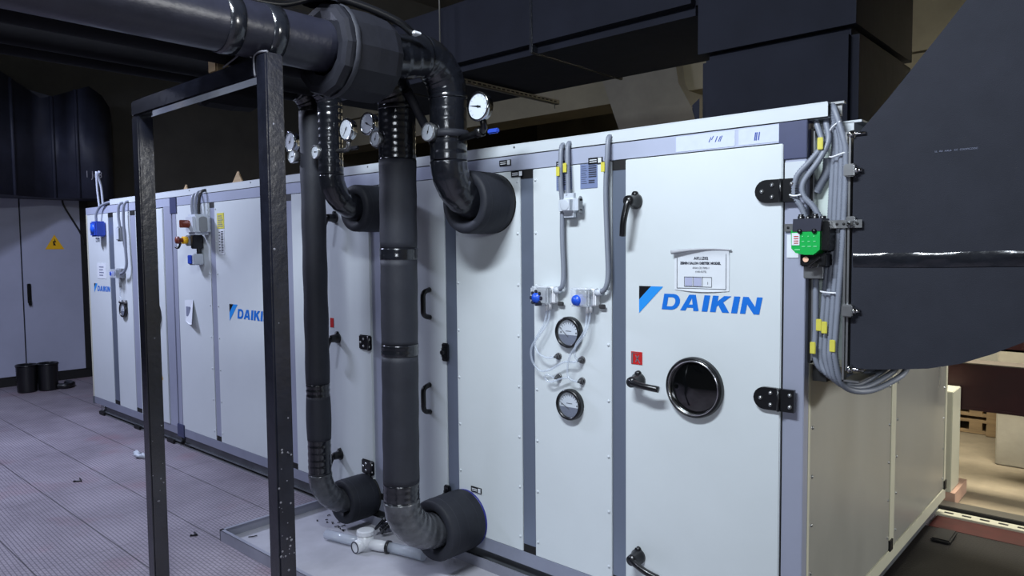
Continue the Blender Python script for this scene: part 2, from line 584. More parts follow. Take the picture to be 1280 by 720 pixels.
def logo(x, z, s, y, parent, frac=1.0):
    """blue brand lettering with the split triangle; x,z is the top left corner, s the full width"""
    k = s / 0.541
    T = .117 * k
    f = face_y(y)
    tri = MB().flat([[(x + T * .5, z), (x + T, z), (x, z - T), (x, z - T * .5)]], f)
    tri.build('logo_triangle', BLUEL, parent)
    MB().flat([[(x, z), (x + T * .5, z), (x, z - T * .5)]], f).build('logo_triangle_corner', BLACKL, parent)
    h = .066 * k
    zb = z - .095 * k
    sh = .19

    def P(ax, bz):
        return lambda u, v: (ax + u * h + v * h * sh, y, bz + v * h)

    letters = []
    w = .33
    # D
    def arc(cx, cz, rx, rz, a0, a1, n=8):
        return [(cx + rx * cos(a0 + (a1 - a0) * i / n), cz + rz * sin(a0 + (a1 - a0) * i / n)) for i in range(n + 1)]
    D = [[(0, 0), (.68, 0)] + arc(.68, .5, .52, .5, -pi / 2, pi / 2) + [(0, 1)], [(w, .21)] + [(w, .79)] + arc(.62, .5, .25, .29, pi / 2, -pi / 2)]
    A = [[(-.02, 0), (.34, 0), (.42, .19), (.83, .19), (.88, 0), (1.24, 0), (.86, 1), (.42, 1)], [(.5, .39), (.64, .78), (.76, .39)]]
    I = [[(0, 0), (w + .05, 0), (w + .05, 1), (0, 1)]]
    K = [[(0, 0), (.37, 0), (.37, .34), (.46, .43), (.78, 0), (1.24, 0), (.74, .62), (1.18, 1), (.72, 1), (.37, .66), (.37, 1), (0, 1)]]
    Nn = [[(0, 0), (.33, 0), (.33, .56), (.83, 0), (1.17, 0), (1.17, 1), (.84, 1), (.84, .44), (.34, 1), (0, 1)]]
    mb = MB()
    cx = x + .110 * k
    for pl, adv in ((D, 1.20), (A, 1.30), (I, .50), (K, 1.22), (I, .50), (Nn, 1.2)):
        mb.flat(pl, P(cx, zb))
        cx += adv * h * 1.105
    mb.build('logo_lettering', BLUE, parent)


def lever(x, z, root, ang, y=0.0, L=.125):
    """door lever: round rosette, hub and flat bar; ang measured from +x"""
    o = MB()
    o.lathe((x, y, z), (0, -1, 0), [(0, 0), (0, .034), (.012, .033), (.022, .026), (.05, .024), (.066, .022), (.07, 0)], 24)
    o.lathe((x, y, z + .03), (0, -1, 0), [(0, .014), (.014, .013), (.016, 0)], 14)
    d = Vector((cos(ang), 0, sin(ang)))
    p0 = Vector((x, y - .055, z))
    pts = smooth_path([p0, p0 + d * .03 + Vector((0, -.012, 0)), p0 + d * (L * .6) + Vector((0, -.018, 0)), p0 + d * L + Vector((0, -.008, 0))], 5)
    o.tube(pts, [.016, .016, .016, .0155, .015, .0145] + [.014] * (len(pts) - 6), 10)
    return o.build('handle', BLACKP, root)


def hinge(x, z, root, w=.15, hgt=.085, y=0.0, seam=None, sq=False):
    seam = seam if seam is not None else x + w * .25
    h2 = hgt / 2
    ol = [(x + w / 2, z - h2), (x + w / 2, z + h2)] + circ(x - w / 2 + h2, z, h2, 10, pi / 2, 3 * pi / 2, True)
    o = MB().box(x - w / 2, x + w / 2, y - .016, y, z - h2, z + h2, .007) if sq else MB().prism(ol, lambda a, b: (a, y - .016, b), lambda a, b: (a, y, b))
    o.cyl((seam, y - .018, z - h2), (seam, y - .018, z + h2), .007, 10)
    hh = o.build('hinge', BLACKP, root)
    for (dx, dz) in ((-w * .32, 0), (-w * .07, .022), (-w * .07, -.022), (w * .4, .022), (w * .4, -.022)):
        MB().lathe((x + dx, y - .016, z + dz), (0, -1, 0), [(0, .008), (.004, .007), (.006, 0)], 10).build('screw', STEEL, hh)
    return hh


def pull(x, z, root, y=0.0, L=.155):
    pts = fillet([(x, y, z + L / 2), (x, y - .05, z + L / 2 - .012), (x, y - .05, z - L / 2 + .012), (x, y, z - L / 2)], .03, 4)
    return MB().tube(pts, .0145, 10).build('pull_handle', BLACKP, root)


def porthole(x, z, r, root, y=0.0):
    o = MB().lathe((x, y, z), (0, -1, 0), [(0, r), (.014, r), (.026, r * .97), (.028, r * .93), (.022, r * .91)], 48).build('porthole', BLACKP, root)
    MB().lathe((x, y, z), (0, -1, 0), [(.022, r * .92), (.029, r * .90), (.027, r * .86), (.014, r * .83)], 48).build('chrome_ring', DCHROME, o)
    MB().lathe((x, y, z), (0, -1, 0), [(.012, r * .84), (.020, r * .65), (.027, r * .35), (.030, 0)], 48).build('glass', GLASSB, o)
    return o


# -- near section, front
MB().box(-5.36, 0.0, 0.0, 0.06, ZR0, ZR1).build('top_rail', RAILM, near)
MB().box(-5.36, 0.0, -0.002, 0.06, ZB0, ZP0).build('base_rail', BASER, near)
MB().box(-5.34, -.02, 0.10, 2.40, ZB0 + .01, ZR1 - .01).build('casing', GALV, near)
cp = MB().box(-0.080, 0.0, 0.0, 0.05, ZB0, ZR0, .002).build('corner_post', LAV, near)
MB().box(-0.078, -0.004, -.004, 0.0, 1.93, ZR0 - .075).build('white_strip', WHITE_B, cp)
MB().box(-0.102, 0.002, -0.006, 0.052, ZR0 - .065, ZR1 + .001, .002).build('corner_block', SLATE, near)
# main door
md = MB().box(-.768, -.083, -.012, .04, ZP0, ZR0 - .006, .003).build('door', WHITE, near)
MB().box(-.773, -.079, .0, .03, ZP0 - .004, ZR0 - .0005).build('gasket', BLACKD, md)
logo(-.698, 1.538, .541, -.0135, md)
lever(-.715, 1.90, md, radians(-100), -.012, .15)
lever(-.70, 1.128, md, radians(-6), -.012, .135)
lever(-.70, .35, md, radians(-16), -.012, .14)
hinge(-.105, 1.908, md, .155, .085, -.012, -.083)
hinge(-.103, 1.128, md, .155, .085, -.012, -.083)
porthole(-.432, 1.131, .125, md, -.012)
rs = MB().box(-.738, -.682, -.0145, -.012, 1.197, 1.252).build('warning_sticker', REDS, md)
t = MB()
text_mesh(t, 'DIKKAT', -.733, 1.243, .010, face_y(-.016))
t.box(-.735, -.728, -.016, -.0145, 1.2, 1.246)
t.add([(-.716, -.016, 1.236), (-.712, -.016, 1.238), (-.69, -.016, 1.204), (-.694, -.016, 1.202)], [(0, 1, 2, 3)])
t.add([(-.70, -.016, 1.238), (-.696, -.016, 1.236), (-.712, -.016, 1.206), (-.716, -.016, 1.208)], [(0, 1, 2, 3)])
t.build('sticker_print', CHIP, rs)

stile(-.845, -.771, near)
gp = panel(-1.304, -.845, near, lab='panel carrying the two round gauges')
rivets((-1.285, -.865), gp)
stile(-1.382, -1.304, near)
bp = panel(-1.848, -1.382, near, lab='blank panel right of the large upper flange')
rivets((-1.83, -1.402), bp)
stile(-1.93, -1.848, near)
hp = panel(-2.503, -1.93, near, lab='lift-off panel with two black pull handles')
pull(-2.06, 1.40, hp)
pull(-2.07, .865, hp)
for z in (1.14, .351):
    lt = MB().box(-1.95, -1.905, -.022, .0, z - .05, z + .05, .006).box(-1.94, -1.915, -.035, -.018, z - .03, z + .03, .006)
    lt.cyl((-1.928, -.04, z), (-1.928, -.02, z), .013, 10)
    lt.build('latch', BLACKP, near)
stile(-2.588, -2.503, near, mat=LAV)
d2 = MB().box(-3.08, -2.59, -.010, .04, ZP0, ZR0 - .006, .003).build('door', WHITE, near)
for z, a in ((1.905, -104), (1.140, -104), (.385, -104)):
    lever(-2.935, z, d2, radians(a), -.010, .14)
for z in (1.137, .364):
    hinge(-2.635, z, d2, .12, .09, -.01, -2.59, True)
MB().box(-3.012, -2.975, -.0125, -.010, 1.205, 1.265).build('warning_sticker', REDS, d2)
stile(-3.17, -3.085, near, mat=LAV)
panel(-3.463, -3.17, near)
stile(-3.566, -3.463, near, mat=LAV)
lp = panel(-4.579, -3.566, near, lab='panel with the blue lettering half hidden by the steel post')
logo(-4.377, 1.293, .60, -.0015, lp)
yl = MB().box(-4.53, -4.42, -.003, .0, 1.875, 1.995).build('yellow_notice', YELLOW, lp)
tx = MB()
for i in range(6):
    tx.box(-4.515, -4.435 - .01 * (i % 3), -.0045, -.003, 1.89 + i * .016, 1.896 + i * .016)
tx.build('print', INKG, yl)
bc = MB().box(-4.515, -4.425, -.003, .0, 1.675, 1.868).build('barcode_sticker', PAPER, lp)
tx = MB()
for i in range(16):
    tx.box(-4.470, -4.435, -.0045, -.003, 1.69 + i * .0105, 1.694 + i * .0105 + .003 * (i % 2))
for i in range(7):
    tx.box(-4.505, -4.485, -.0045, -.003, 1.70 + i * .024, 1.706 + i * .024)
tx.build('bars', INK, bc)
rivets((-4.555, -3.60), lp)
stile(-4.66, -4.579, near, mat=LAV)
ip = panel(-5.27, -4.66, near, lab='panel carrying the isolator switches')
rivets((-4.69,), ip)
MB().box(-5.34, -5.27, -.002, .05, ZB0, ZR0, .002).build('corner_post', LAV, near)
MB().box(-5.37, -5.245, -.008, .05, ZR0 - .065, ZR1 + .001, .002).build('corner_block', SLATE, near)
MB().box(-5.37, -5.24, -.01, .06, ZB0 - .015, ZP0 + .03, .004).build('corner_block', SLATE, near)
# engraved number tags
for x, z in ((-1.71, .421), (-1.478, 2.128), (-1.40, 2.068), (-.931, 2.092), (-1.115, 2.092)):
    nt_ = MB().box(x - .038, x + .038, -.006, -.001, z - .014, z + .014).build('number_tag', BLACKL, near)
    q = MB().box(x + .016, x + .034, -.0075, -.006, z - .011, z + .011)
    for i in range(2):
        q.box(x - .03, x + .008, -.0075, -.006, z - .007 + i * .009, z - .003 + i * .009)
    q.build('tag_print', PAPER, nt_)
# data plates at the top of the gauge panel
for x0, x1, z0, z1 in ((-1.155, -1.066, 1.972, 2.076), (-1.016, -.922, 1.972, 2.082)):
    pl = MB().box(x0, x1, -.003, 0, z0, z1).build('data_plate', PLATE, gp)
    q = MB()
    xm = (x0 + x1) / 2
    for i in range(6):
        q.box(xm, x1 - .004, -.0045, -.003, z1 - .014 - i * .0095, z1 - .009 - i * .0095)
    for i in range(2):
        q.box(xm, x1 - .014, -.0045, -.003, z0 + .022 + i * .009, z0 + .027 + i * .009)
    for i in range(9):
        q.box(x0 + .006, x0 + .03 + .004 * (i % 3), -.0042, -.003, z1 - .012 - i * .0095, z1 - .0105 - i * .0095)
    q.build('plate_print', INK, pl)
# tape and handwriting on the top rail
tp = MB().box(-.26, -.103, -.0015, .0, 2.092, 2.153).build('paper_tape', TAPEW, near)
MB().box(-.53, -.275, -.0015, .0, 2.092, 2.153).build('paper_tape', TAPEW, near)
q = MB()
for x, z, a in ((-.385, 2.118, 1), (-.374, 2.126, .8), (-.358, 2.116, 1.2), (-.345, 2.116, 1.1), (-.338, 2.116, 1.2)):
    q = MB().add([(x, -.003, z), (x + .003, -.003, z), (x + .012, -.003, z + .018 * a), (x + .009, -.003, z + .018 * a)], [(0, 1, 2, 3)])
    q.build('pen_stroke', INKB, tp)
for x in (-.198, -.192, -.183):
    q = MB().add([(x, -.003, 2.105), (x + .004, -.003, 2.105), (x + .008, -.003, 2.135), (x + .004, -.003, 2.135)], [(0, 1, 2, 3)])
    q.build('pen_stroke', INKB, tp)

# -- end face of the near section (x = 0)
def endbox(y0, y1, z0, z1, mat, name, x1=0.0, t=.04):
    return MB().box(x1 - t, x1, y0, y1, z0, z1, .002).build(name, mat, near)


endbox(.05, 2.45, ZR0, ZR1, RAILM, 'top_rail')
endbox(.0, 2.45, ZB0, ZP0, CREAM, 'base_rail', .001)
endbox(.05, .075, ZP0, ZR0, CREAM, 'end_mullion')
e1 = endbox(.078, 1.19, ZP0 + .004, ZR0 - .004, GALV, 'end_panel', -.003)
endbox(1.193, 1.277, ZP0, ZR0, CREAM, 'end_mullion', -.001)
e2 = endbox(1.28, 2.40, ZP0 + .004, ZR0 - .004, GALV, 'end_panel', -.003)
endbox(2.403, 2.45, ZP0, ZR0, CREAM, 'end_mullion', .0)
for yy in (1.19, 2.405):
    MB().box(-.01, .006, yy, yy + .05, ZP0 - .004, ZP0 + .05).build('end_cap', BLACKD, near)
for o_, ys in ((e1, (.105, 1.165)), (e2, (1.31, 2.375))):
    for y in ys:
        for i in range(6):
            MB().lathe((-.003, y, .25 + i * .19), (1, 0, 0), [(0, .008), (.003, .007), (.006, 0)], 8).build('rivet', STEEL, o_)
# skid under it
sk = MB().box(-5.3, -.06, .03, .09, .035, ZB0).box(-5.3, -.06, .02, .11, .03, .04)
sk.box(-.09, -.03, .03, 2.42, .035, ZB0)
sk.build('skid_rail', SKID, near)
for x in (-5.25, -3.7, -2.2, -.9, -.12):
    MB().box(x - .06, x + .06, .02, .16, 0, .036, .004).build('foot', BLACKD, near)
MB().box(-5.36, -.02, .015, .03, 0.0, .012).build('floor_trim', STEEL, near)

# -- far section
MB().box(-7.43, -5.37, .0, .06, ZR0, ZR1).build('top_rail', RAILM, far)
MB().box(-7.43, -5.37, -.002, .06, ZB0, ZP0).build('base_rail', BASER, far)
MB().box(-7.43, -5.38, .06, 2.4, ZB0 + .01, ZR1 - .01).build('casing', GALV, far)
MB().box(-5.52, -5.37, .001, .05, ZP0, ZR0).build('corner_post', LAV, far)
fd = MB().box(-6.115, -5.52, -.010, .045, ZP0, ZR0 - .01, .003).build('door', WHITE, far)
porthole(-5.735, 1.138, .125, fd, -.01)
s_ = MB().flat([[(-5.76, .56), (-5.62, .56), (-5.69, .69)]], face_y(-.0125)).build('warning_triangle', YELSIGN, fd)
MB().flat([[(-5.70, .58), (-5.682, .58), (-5.678, .645), (-5.704, .645)]], face_y(-.014)).build('exclamation_mark', BLACKL, fd)
MB().box(-5.93, -5.83, -.0125, -.01, 1.83, 1.95).build('yellow_notice', YELLOW, fd)
stile(-6.269, -6.117, far, mat=LAV)
fp = panel(-6.69, -6.269, far, lab='panel with the small round gauge')
stile(-6.818, -6.691, far)
fl_ = panel(-7.40, -6.818, far, lab='end panel with small blue lettering')
logo(-7.27, 1.378, .44, -.0015, fl_)
MB().box(-7.43, -7.40, -.001, .05, ZB0, ZR0).build('corner_post', CREAM, far)
MB().box(-7.435, -7.39, -.006, .05, ZB0 - .01, ZP0).build('corner_block', SKID, far)
pn = MB().box(-7.16, -6.92, -.003, 0, 1.43, 1.585).build('paper_label', PAPER, fl_)
q = MB()
for i in range(4):
    q.box(-7.10, -7.0 + .02 * (i % 2), -.0045, -.003, 1.46 + i * .028, 1.47 + i * .028)
q.build('print', INKG, pn)
sk = MB().box(-7.3, -5.38, .03, .09, .035, ZB0).box(-7.3, -5.38, .02, .11, .03, .04)
sk.build('skid_rail', SKID, far)
for x in (-7.22, -5.55, -6.3):
    MB().box(x - .07, x + .07, .0, .16, 0, .036, .004).build('foot', BLACKD, far)
MB().box(-7.25, -5.38, .015, .03, 0.0, .012).build('floor_trim', STEEL, far)
far_lat = MB().cyl((-7.2, .01, .08), (-7.2, .03, .08), .03, 12).build('levelling_bolt', STEEL, far)

# -- cable trunking along the top
tk = thing('cable_trunking', 'white cable trunking running along the top edge, open at its right end', 'trunking', (-3.3, .06, ZR1))
MB().box(-6.75, .071, .0, .004, ZR1 + .001, 2.212).box(-6.75, .071, .0, .11, ZR1 + .001, ZR1 + .005).build('channel', WHITE_B, tk)
MB().box(-6.75, .069, -.0005, .112, 2.211, 2.215).build('lid', WHITE_B, tk)
MB().box(-6.75, .071, .106, .11, ZR1 + .001, 2.212).build('back_wall', WHITE_B, tk)
MB().box(.05, .10, .06, .066, ZR1 + .01, 2.215).box(.05, .11, .05, .07, 2.211, 2.219).build('end_bracket', STEEL, tk)
for x in (-4.0, -3.3, -1.42, -2.6, -5.0):
    MB().lathe((x, 0, 2.20), (0, -1, 0), [(0, .006), (.003, .005), (.004, 0)], 8).build('screw', SKID, tk)
for x, s in ((-4.35, .09), (-5.25, .05)):
    o = MB().flat([[(x - s, 2.216), (x + s, 2.216), (x + s * .1, 2.216 + s * 1.1)]], face_y(.08))
    o.flat([[(x - s, 2.216), (x + s, 2.216), (x + s * .1, 2.216 + s * 1.1)]], lambda a, b: (a, .09, b))
    tag(o.build('cardboard_scrap', WOOD), 'torn tan cardboard scrap on the trunking, %s' % ('larger and further right' if s > .06 else 'smaller and further left'), 'scrap', 'scraps on the trunking')

# ------------------------------------------------------------------ damper box, flange and end conduits
da = thing('air_damper', 'pale damper frame between the unit end and the charcoal duct', 'damper', (.07, 1.2, 1.24))
MB().box(.002, .135, .06, 2.36, 1.285, 2.10, .002).build('frame_side', DAMP, da)
MB().box(.002, .135, .055, 2.36, 1.262, 1.288).build('bottom_sill', CREAM, da)
MB().box(.003, .013, .03, .06, 1.27, 2.13).build('edge_profile', BLACKC, da)
MB().box(.013, .018, .028, .062, 1.28, 2.12).build('edge_profile', STEEL, da)
MB().box(.01, .06, .06, .12, 1.20, 1.262).build('sill_gap', BLACKD, da)
MB().box(.03, .145, .05, 2.36, 2.10, 2.14).box(.02, .17, .05, 2.36, 2.138, 2.146).build('top_rail', WHITE_B, da)

fg = thing('duct_flange', 'bare metal angle flange bolting the charcoal duct to the damper', 'flange', (.145, .0, 1.2))
MB().box(.132, .139, .0, .03, 1.22, 2.10).box(.145, .152, -.004, .03, 1.26, 2.10).build('upright_angle', STEEL, fg)
MB().box(.132, .19, .0, 2.3, 1.22, 1.226).build('bottom_angle', STEEL, fg)
for z in (1.964, 1.475):
    c = MB().box(.135, .172, -.028, .01, z - .022, z + .022, .004).build('clamp', STEEL, fg)
    MB().cyl((.172, -.008, z), (.192, -.008, z), .008, 8).lathe((.172, -.008, z), (1, 0, 0), [(0, .014), (.008, .014), (.009, 0)], 6).build('bolt', CHROME, c)
MB().cyl((.15, -.005, 1.268), (.205, -.005, 1.268), .007, 8).lathe((.158, -.005, 1.268), (1, 0, 0), [(0, .016), (.012, .016), (.013, 0)], 6).build('bolt', CHROME, fg)
MB().cyl((.14, -.005, 2.09), (.20, -.005, 2.09), .006, 8).lathe((.15, -.005, 2.09), (1, 0, 0), [(0, .014), (.012, .014), (.013, 0)], 6).build('bolt', CHROME, fg)

R_C = .0118
cond = [
    # (points, label)
    ([(.018, .06, 2.165), (.022, .03, 2.15), (.047, .015, 2.069), (.02, -.005, 2.016), (-.028, -.02, 1.955), (-.036, -.02, 1.888), (-.012, -.015, 1.845), (.003, -.01, 1.80)],
     'grey corrugated conduit looping into the green box, outer one nearest the door hinge'),
    ([(.050, .06, 2.165), (.056, .03, 2.145), (.069, .018, 2.081), (.045, .0, 2.013), (-.004, -.015, 1.936), (-.004, -.018, 1.886), (.03, -.015, 1.845), (.055, -.012, 1.80)],
     'grey corrugated conduit looping into the green box, inner of the looped pair'),
    ([(.066, .06, 2.19), (.074, .04, 2.165), (.081, .044, 2.08), (.077, .044, 2.0), (.067, .044, 1.724), (.045, .044, 1.374), (.047, .04, 1.275), (.075, .05, 1.225), (.12, .12, 1.20), (.17, .24, 1.235), (.18, .30, 1.25)],
     'grey corrugated conduit hanging by the damper, leftmost of the four long ones'),
    ([(.068, .055, 2.195), (.08, .03, 2.17), (.096, .031, 2.08), (.096, .031, 2.0), (.087, .031, 1.724), (.066, .031, 1.375), (.067, .03, 1.285), (.09, .05, 1.215), (.145, .13, 1.19), (.20, .24, 1.23), (.21, .30, 1.25)],
     'grey corrugated conduit hanging by the damper, second of the four long ones'),
    ([(.07, .05, 2.2), (.088, .022, 2.17), (.112, .018, 2.08), (.115, .018, 2.0), (.107, .018, 1.724), (.087, .018, 1.377), (.087, .019, 1.29), (.105, .05, 1.205), (.165, .14, 1.18), (.23, .24, 1.225), (.24, .30, 1.25)],
     'grey corrugated conduit hanging by the damper, third of the four long ones'),
    ([(.072, .045, 2.205), (.092, .015, 2.178), (.124, .005, 2.08), (.134, .005, 2.0), (.127, .005, 1.724), (.108, .005, 1.379), (.107, .008, 1.30), (.125, .05, 1.195), (.185, .14, 1.17), (.26, .24, 1.215), (.275, .30, 1.25)],
     'grey corrugated conduit hanging by the damper, nearest the charcoal duct'),
    ([(.028, .03, 1.655), (.028, .03, 1.55), (.028, .032, 1.40), (.030, .03, 1.29), (.06, .06, 1.235), (.14, .16, 1.215)],
     'short grey conduit dropping from underneath the green actuator'),
]
for pts, lab in cond:
    o = corrugated(smooth_path(pts, 12), R_C).build('corrugated_conduit', GREYCON)
    tag(o, lab, 'conduit', 'corrugated conduits at the damper')
wide = corrugated(smooth_path([(.058, .045, 2.02), (.055, .045, 1.97), (.035, .045, 1.93), (.02, .045, 1.90)], 8), .017).build('corrugated_conduit', GREYCON)
tag(wide, 'thick short grey conduit stub behind the looped pair', 'conduit')
for (x, y, z), lab in (((.028, .012, 1.33), 'yellow cable marker on the leftmost hanging conduit, low down'),
                       ((.047, .016, 1.415), 'yellow cable marker, left one of the upper pair on the conduits'),
                       ((.069, .008, 1.408), 'yellow cable marker, right one of the upper pair on the conduits'),
                       ((.102, -.004, 1.345), 'yellow cable marker on the conduit nearest the duct'),
                       ((.049, -.002, 2.068), 'yellow cable marker on the looped conduit below the trunking')):
    o = MB().box(x - .010, x + .010, y - .008, y - .003, z - .022, z + .022, .002)
    tag(o.build('cable_marker', YELLOW), lab, 'marker', 'yellow cable markers')
for pts, lab in (([(.075, .012, 2.02), (.09, .002, 2.018), (.125, -.004, 2.027), (.143, .004, 2.03)], 'white cable tie around the upper conduit bundle'),
                 ([(.048, .02, 1.538), (.062, .008, 1.536), (.10, .002, 1.534), (.12, .01, 1.535)], 'white cable tie around the lower conduit bundle'),
                 ([(-.05, -.03, 1.89), (-.03, -.037, 1.885), (-.008, -.032, 1.888)], 'white cable tie holding the looped conduit pair'),
                 ([(.062, .03, 2.10), (.085, .01, 2.125), (.115, .0, 2.14)], 'white cable tie slanting across conduits below the trunking end')):
    tag(MB().tube(smooth_path(pts, 6), .0032, 6).build('cable_tie', WHITEP), lab, 'cable tie', 'cable ties on the conduits')

ac = thing('damper_actuator', 'green and black damper actuator on a perforated bracket', 'actuator', (.03, -.03, 1.64))
MB().prism([(-.028, 1.695), (-.012, 1.678), (.018, 1.672), (.05, 1.672), (.072, 1.69), (.072, 1.76), (-.03, 1.76)], lambda a, b: (a, -.065, b), lambda a, b: (a, .01, b)).build('housing', GREEN, ac)
MB().prism([(-.024, 1.755), (.074, 1.755), (.078, 1.80), (-.022, 1.80)], lambda a, b: (a, -.067, b), lambda a, b: (a, .012, b)).build('terminal_cover', TERM, ac)
gl = MB()
for x in (.002, .053):
    gl.lathe((x - .012, -.02, 1.798), (0, 0, 1), [(0, .013), (.012, .013), (.014, .010), (.02, .010)], 12).lathe((x + .014, -.02, 1.798), (0, 0, 1), [(0, .011), (.010, .011), (.012, .008)], 10)
    gl.lathe((x, -.067, 1.756), (0, -1, 0), [(0, .009), (.005, .008), (.006, 0)], 12)
gl.build('cable_gland', BLACKP, ac)
sd = MB().box(.072, .098, -.05, .02, 1.685, 1.79, .004)
for i in range(4):
    sd.box(.096, .101, -.045, .01, 1.70 + i * .02, 1.71 + i * .02)
sd.build('side_cover', BLACKP, ac)
lb = MB().box(-.026, .002, -.067, -.065, 1.706, 1.75).build('rating_label', PAPER, ac)
q = MB()
for i in range(4):
    q.box(-.018, -.002, -.068, -.067, 1.712 + i * .008, 1.715 + i * .008)
q.build('label_print', REDS, lb)
q = MB()
for i in range(3):
    for j in range(3):
        q.box(.010 + i * .02, .022 + i * .02 - .004 * j, -.0665, -.065, 1.70 + j * .018, 1.703 + j * .018)
q.box(-.016, .004, -.0665, -.065, 1.688, 1.692)
q.build('housing_print', GREEN_D, ac)
MB().box(-.004, .088, -.045, .02, 1.63, 1.676, .004).build('shaft_clamp', BLACKP, ac)
MB().box(.0, .07, -.02, -.008, 1.585, 1.64, .002).build('mounting_plate', STEEL, ac)
k = MB().box(.02, .075, -.058, -.046, 1.642, 1.65, .002, Matrix.Rotation(radians(-38), 3, 'Y')).cyl((.056, -.06, 1.635), (.056, -.04, 1.635), .009, 10)
k.box(.03, .06, -.054, -.046, 1.63, 1.637, .002, Matrix.Rotation(radians(-38), 3, 'Y'))
k.build('clamp_bolt', CHROME, ac)
MB().cyl((.018, -.05, 1.655), (.018, -.044, 1.655), .010, 14).build('release_button', PEACH, ac)
br = MB().box(-.076, .0, -.008, -.002, 1.757, 1.785).box(.0, .195, -.012, -.006, 1.765, 1.793)
br.build('perforated_bracket', STEEL, ac)
hl = MB()
for x in (-.062, -.04, -.02, .112, .135, .18):
    zc = 1.771 if x < 0 else 1.779
    hl.lathe((x, -.0085 if x < 0 else -.0125, zc), (0, -1, 0), [(0, .005), (.0005, .005), (.0006, 0)], 10)
hl.build('bracket_holes', BLACKD, ac)
MB().box(.145, .175, -.022, -.005, 1.785, 1.805, .003).lathe((.157, -.012, 1.779), (0, -1, 0), [(0, .013), (.01, .013), (.012, .008), (.02, .006)], 6).build('clamp_bolt', STEEL, ac)
lbn = MB().box(-.068, -.024, -.003, .0, 1.66, 1.745).build('paper_label', PAPER)
tag(lbn, 'faded narrow paper label on the corner post beside the actuator', 'label')

# ------------------------------------------------------------------ charcoal elbow duct on the right
inner = [(.16, 2.075), (.20, 2.12), (.267, 2.197), (.354, 2.304), (.421, 2.386), (.488, 2.471), (.57, 2.60), (.66, 2.78), (.73, 2.98), (.77, 3.25), (.78, 4.55)]
outer = [(1.95, 4.55), (1.94, 3.0), (1.88, 2.6), (1.75, 2.25), (1.5, 1.92), (1.2, 1.68), (.95, 1.53), (.78, 1.45), (.663, 1.403), (.581, 1.358), (.495, 1.319), (.404, 1.294), (.283, 1.278), (.16, 1.266)]
rd = thing('insulated_duct', 'large charcoal insulated elbow duct leaving the unit end and curving upward', 'duct', (.16, 1.2, 1.266))
MB().prism(inner + outer, lambda a, b: (a, .0, b), lambda a, b: (a, 2.34, b)).build('elbow', DUCT_R, rd)
tpz = smooth_path([(.165, -.002, 1.652), (.4, -.003, 1.654), (.7, -.003, 1.66), (1.1, -.003, 1.655)], 8)
tb = MB()
vs, fs = [], []
for i, p in enumerate(tpz):
    for dz, dy in ((-.024, 0), (-.012, -.003 - .002 * sin(i * 1.3)), (.0, -.004), (.012, -.005 - .003 * sin(i * .9)), (.024, 0)):
        vs.append((p.x, p.y + dy, p.z + dz))
for i in range(len(tpz) - 1):
    for k in range(4):
        a = i * 5 + k
        fs.append((a, a + 1, a + 6, a + 5))
tb.add(vs, fs, True).build('tape_band', TAPE, rd)
pr = MB()
text_mesh(pr, 'LL  AA  AALA   CC  COOOCOOC', .41, 2.003, .008, face_y(-.002))
pr.build('printed_marking', INKG, rd)

# ------------------------------------------------------------------ overhead black duct with drop box
od = thing('insulated_duct', 'big black insulated overhead duct with a drop into the unit top', 'duct', (-.4, 1.2, ZR1))
drop = MB()
drop.box(-.79, -.045, .70, 1.635, ZR1 - .002, 2.663, .035)
drop.build('drop_box', DUCT, od)
up_ = MB().prism([(-.80, 2.667), (-.05, 2.667), (-.05, 3.05), (-.07, 3.22), (-.14, 3.36), (-.26, 3.44), (-.80, 3.46)],
                 lambda a, b: (a, .70, b), lambda a, b: (a, 1.64, b))
up_.build('upper_elbow', DUCT, od)
run = MB().box(-4.1, -.79, .70, 1.68, 2.88, 3.34, .05)
run.build('horizontal_run', DUCT, od)
for x in (-1.9, -3.3):
    MB().box(x - .012, x + .012, .695, 1.685, 2.876, 3.345, .004).build('seam_strip', TAPE, od)
fl3 = MB().add([(-.79, .7, 2.28), (-.84, .72, 2.40), (-.83, .70, 2.42), (-.79, .7, 2.45)], [(0, 1, 2, 3)])
fl3.build('loose_flap', DUCT, od)
# strut under that duct
st = thing('support_strut', 'thin galvanised slotted strut on a threaded rod under the overhead duct', 'strut', (-2.62, .85, 2.84))
MB().box(-2.66, -2.625, .55, 1.90, 2.836, 2.84).box(-2.66, -2.657, .55, 1.90, 2.836, 2.868).box(-2.628, -2.625, .55, 1.90, 2.836, 2.868).build('channel', STRUTM, st)
for i in range(26):
    MB().box(-2.6245, -2.6235, .58 + i * .05, .61 + i * .05, 2.847, 2.858).build('slot', BLACKD, st)
MB().cyl((-2.64, .64, 2.80), (-2.64, .64, 4.6), .005, 8).build('threaded_rod', STRUTM, st)
MB().cyl((-2.64, 1.86, 2.80), (-2.64, 1.86, 2.878), .005, 8).build('threaded_rod', STRUTM, st)

# ------------------------------------------------------------------ left black duct with offset elbow
ld = thing('insulated_duct', 'blue-black insulated duct above the electrical cabinet, with a bulging offset bend', 'duct', (-9.2, .3, 2.4))
plan = [(-8.3, -1.6), (-8.75, -.9), (-9.05, -.42), (-9.20, -.18), (-9.34, .05), (-9.42, .18), (-9.40, .30), (-9.34, .42), (-9.26, .55), (-9.2, .66), (-9.18, .80), (-9.22, .90), (-9.34, .96), (-9.80, .98), (-9.80, -1.6)]


def ltop(y):
    if y < .2:
        return 3.60 + max(0, (.2 - y)) * .42
    return min(3.80, 3.60 + (y - .2) * .42) if y < .72 else 3.80 - (y - .72) * 1.3


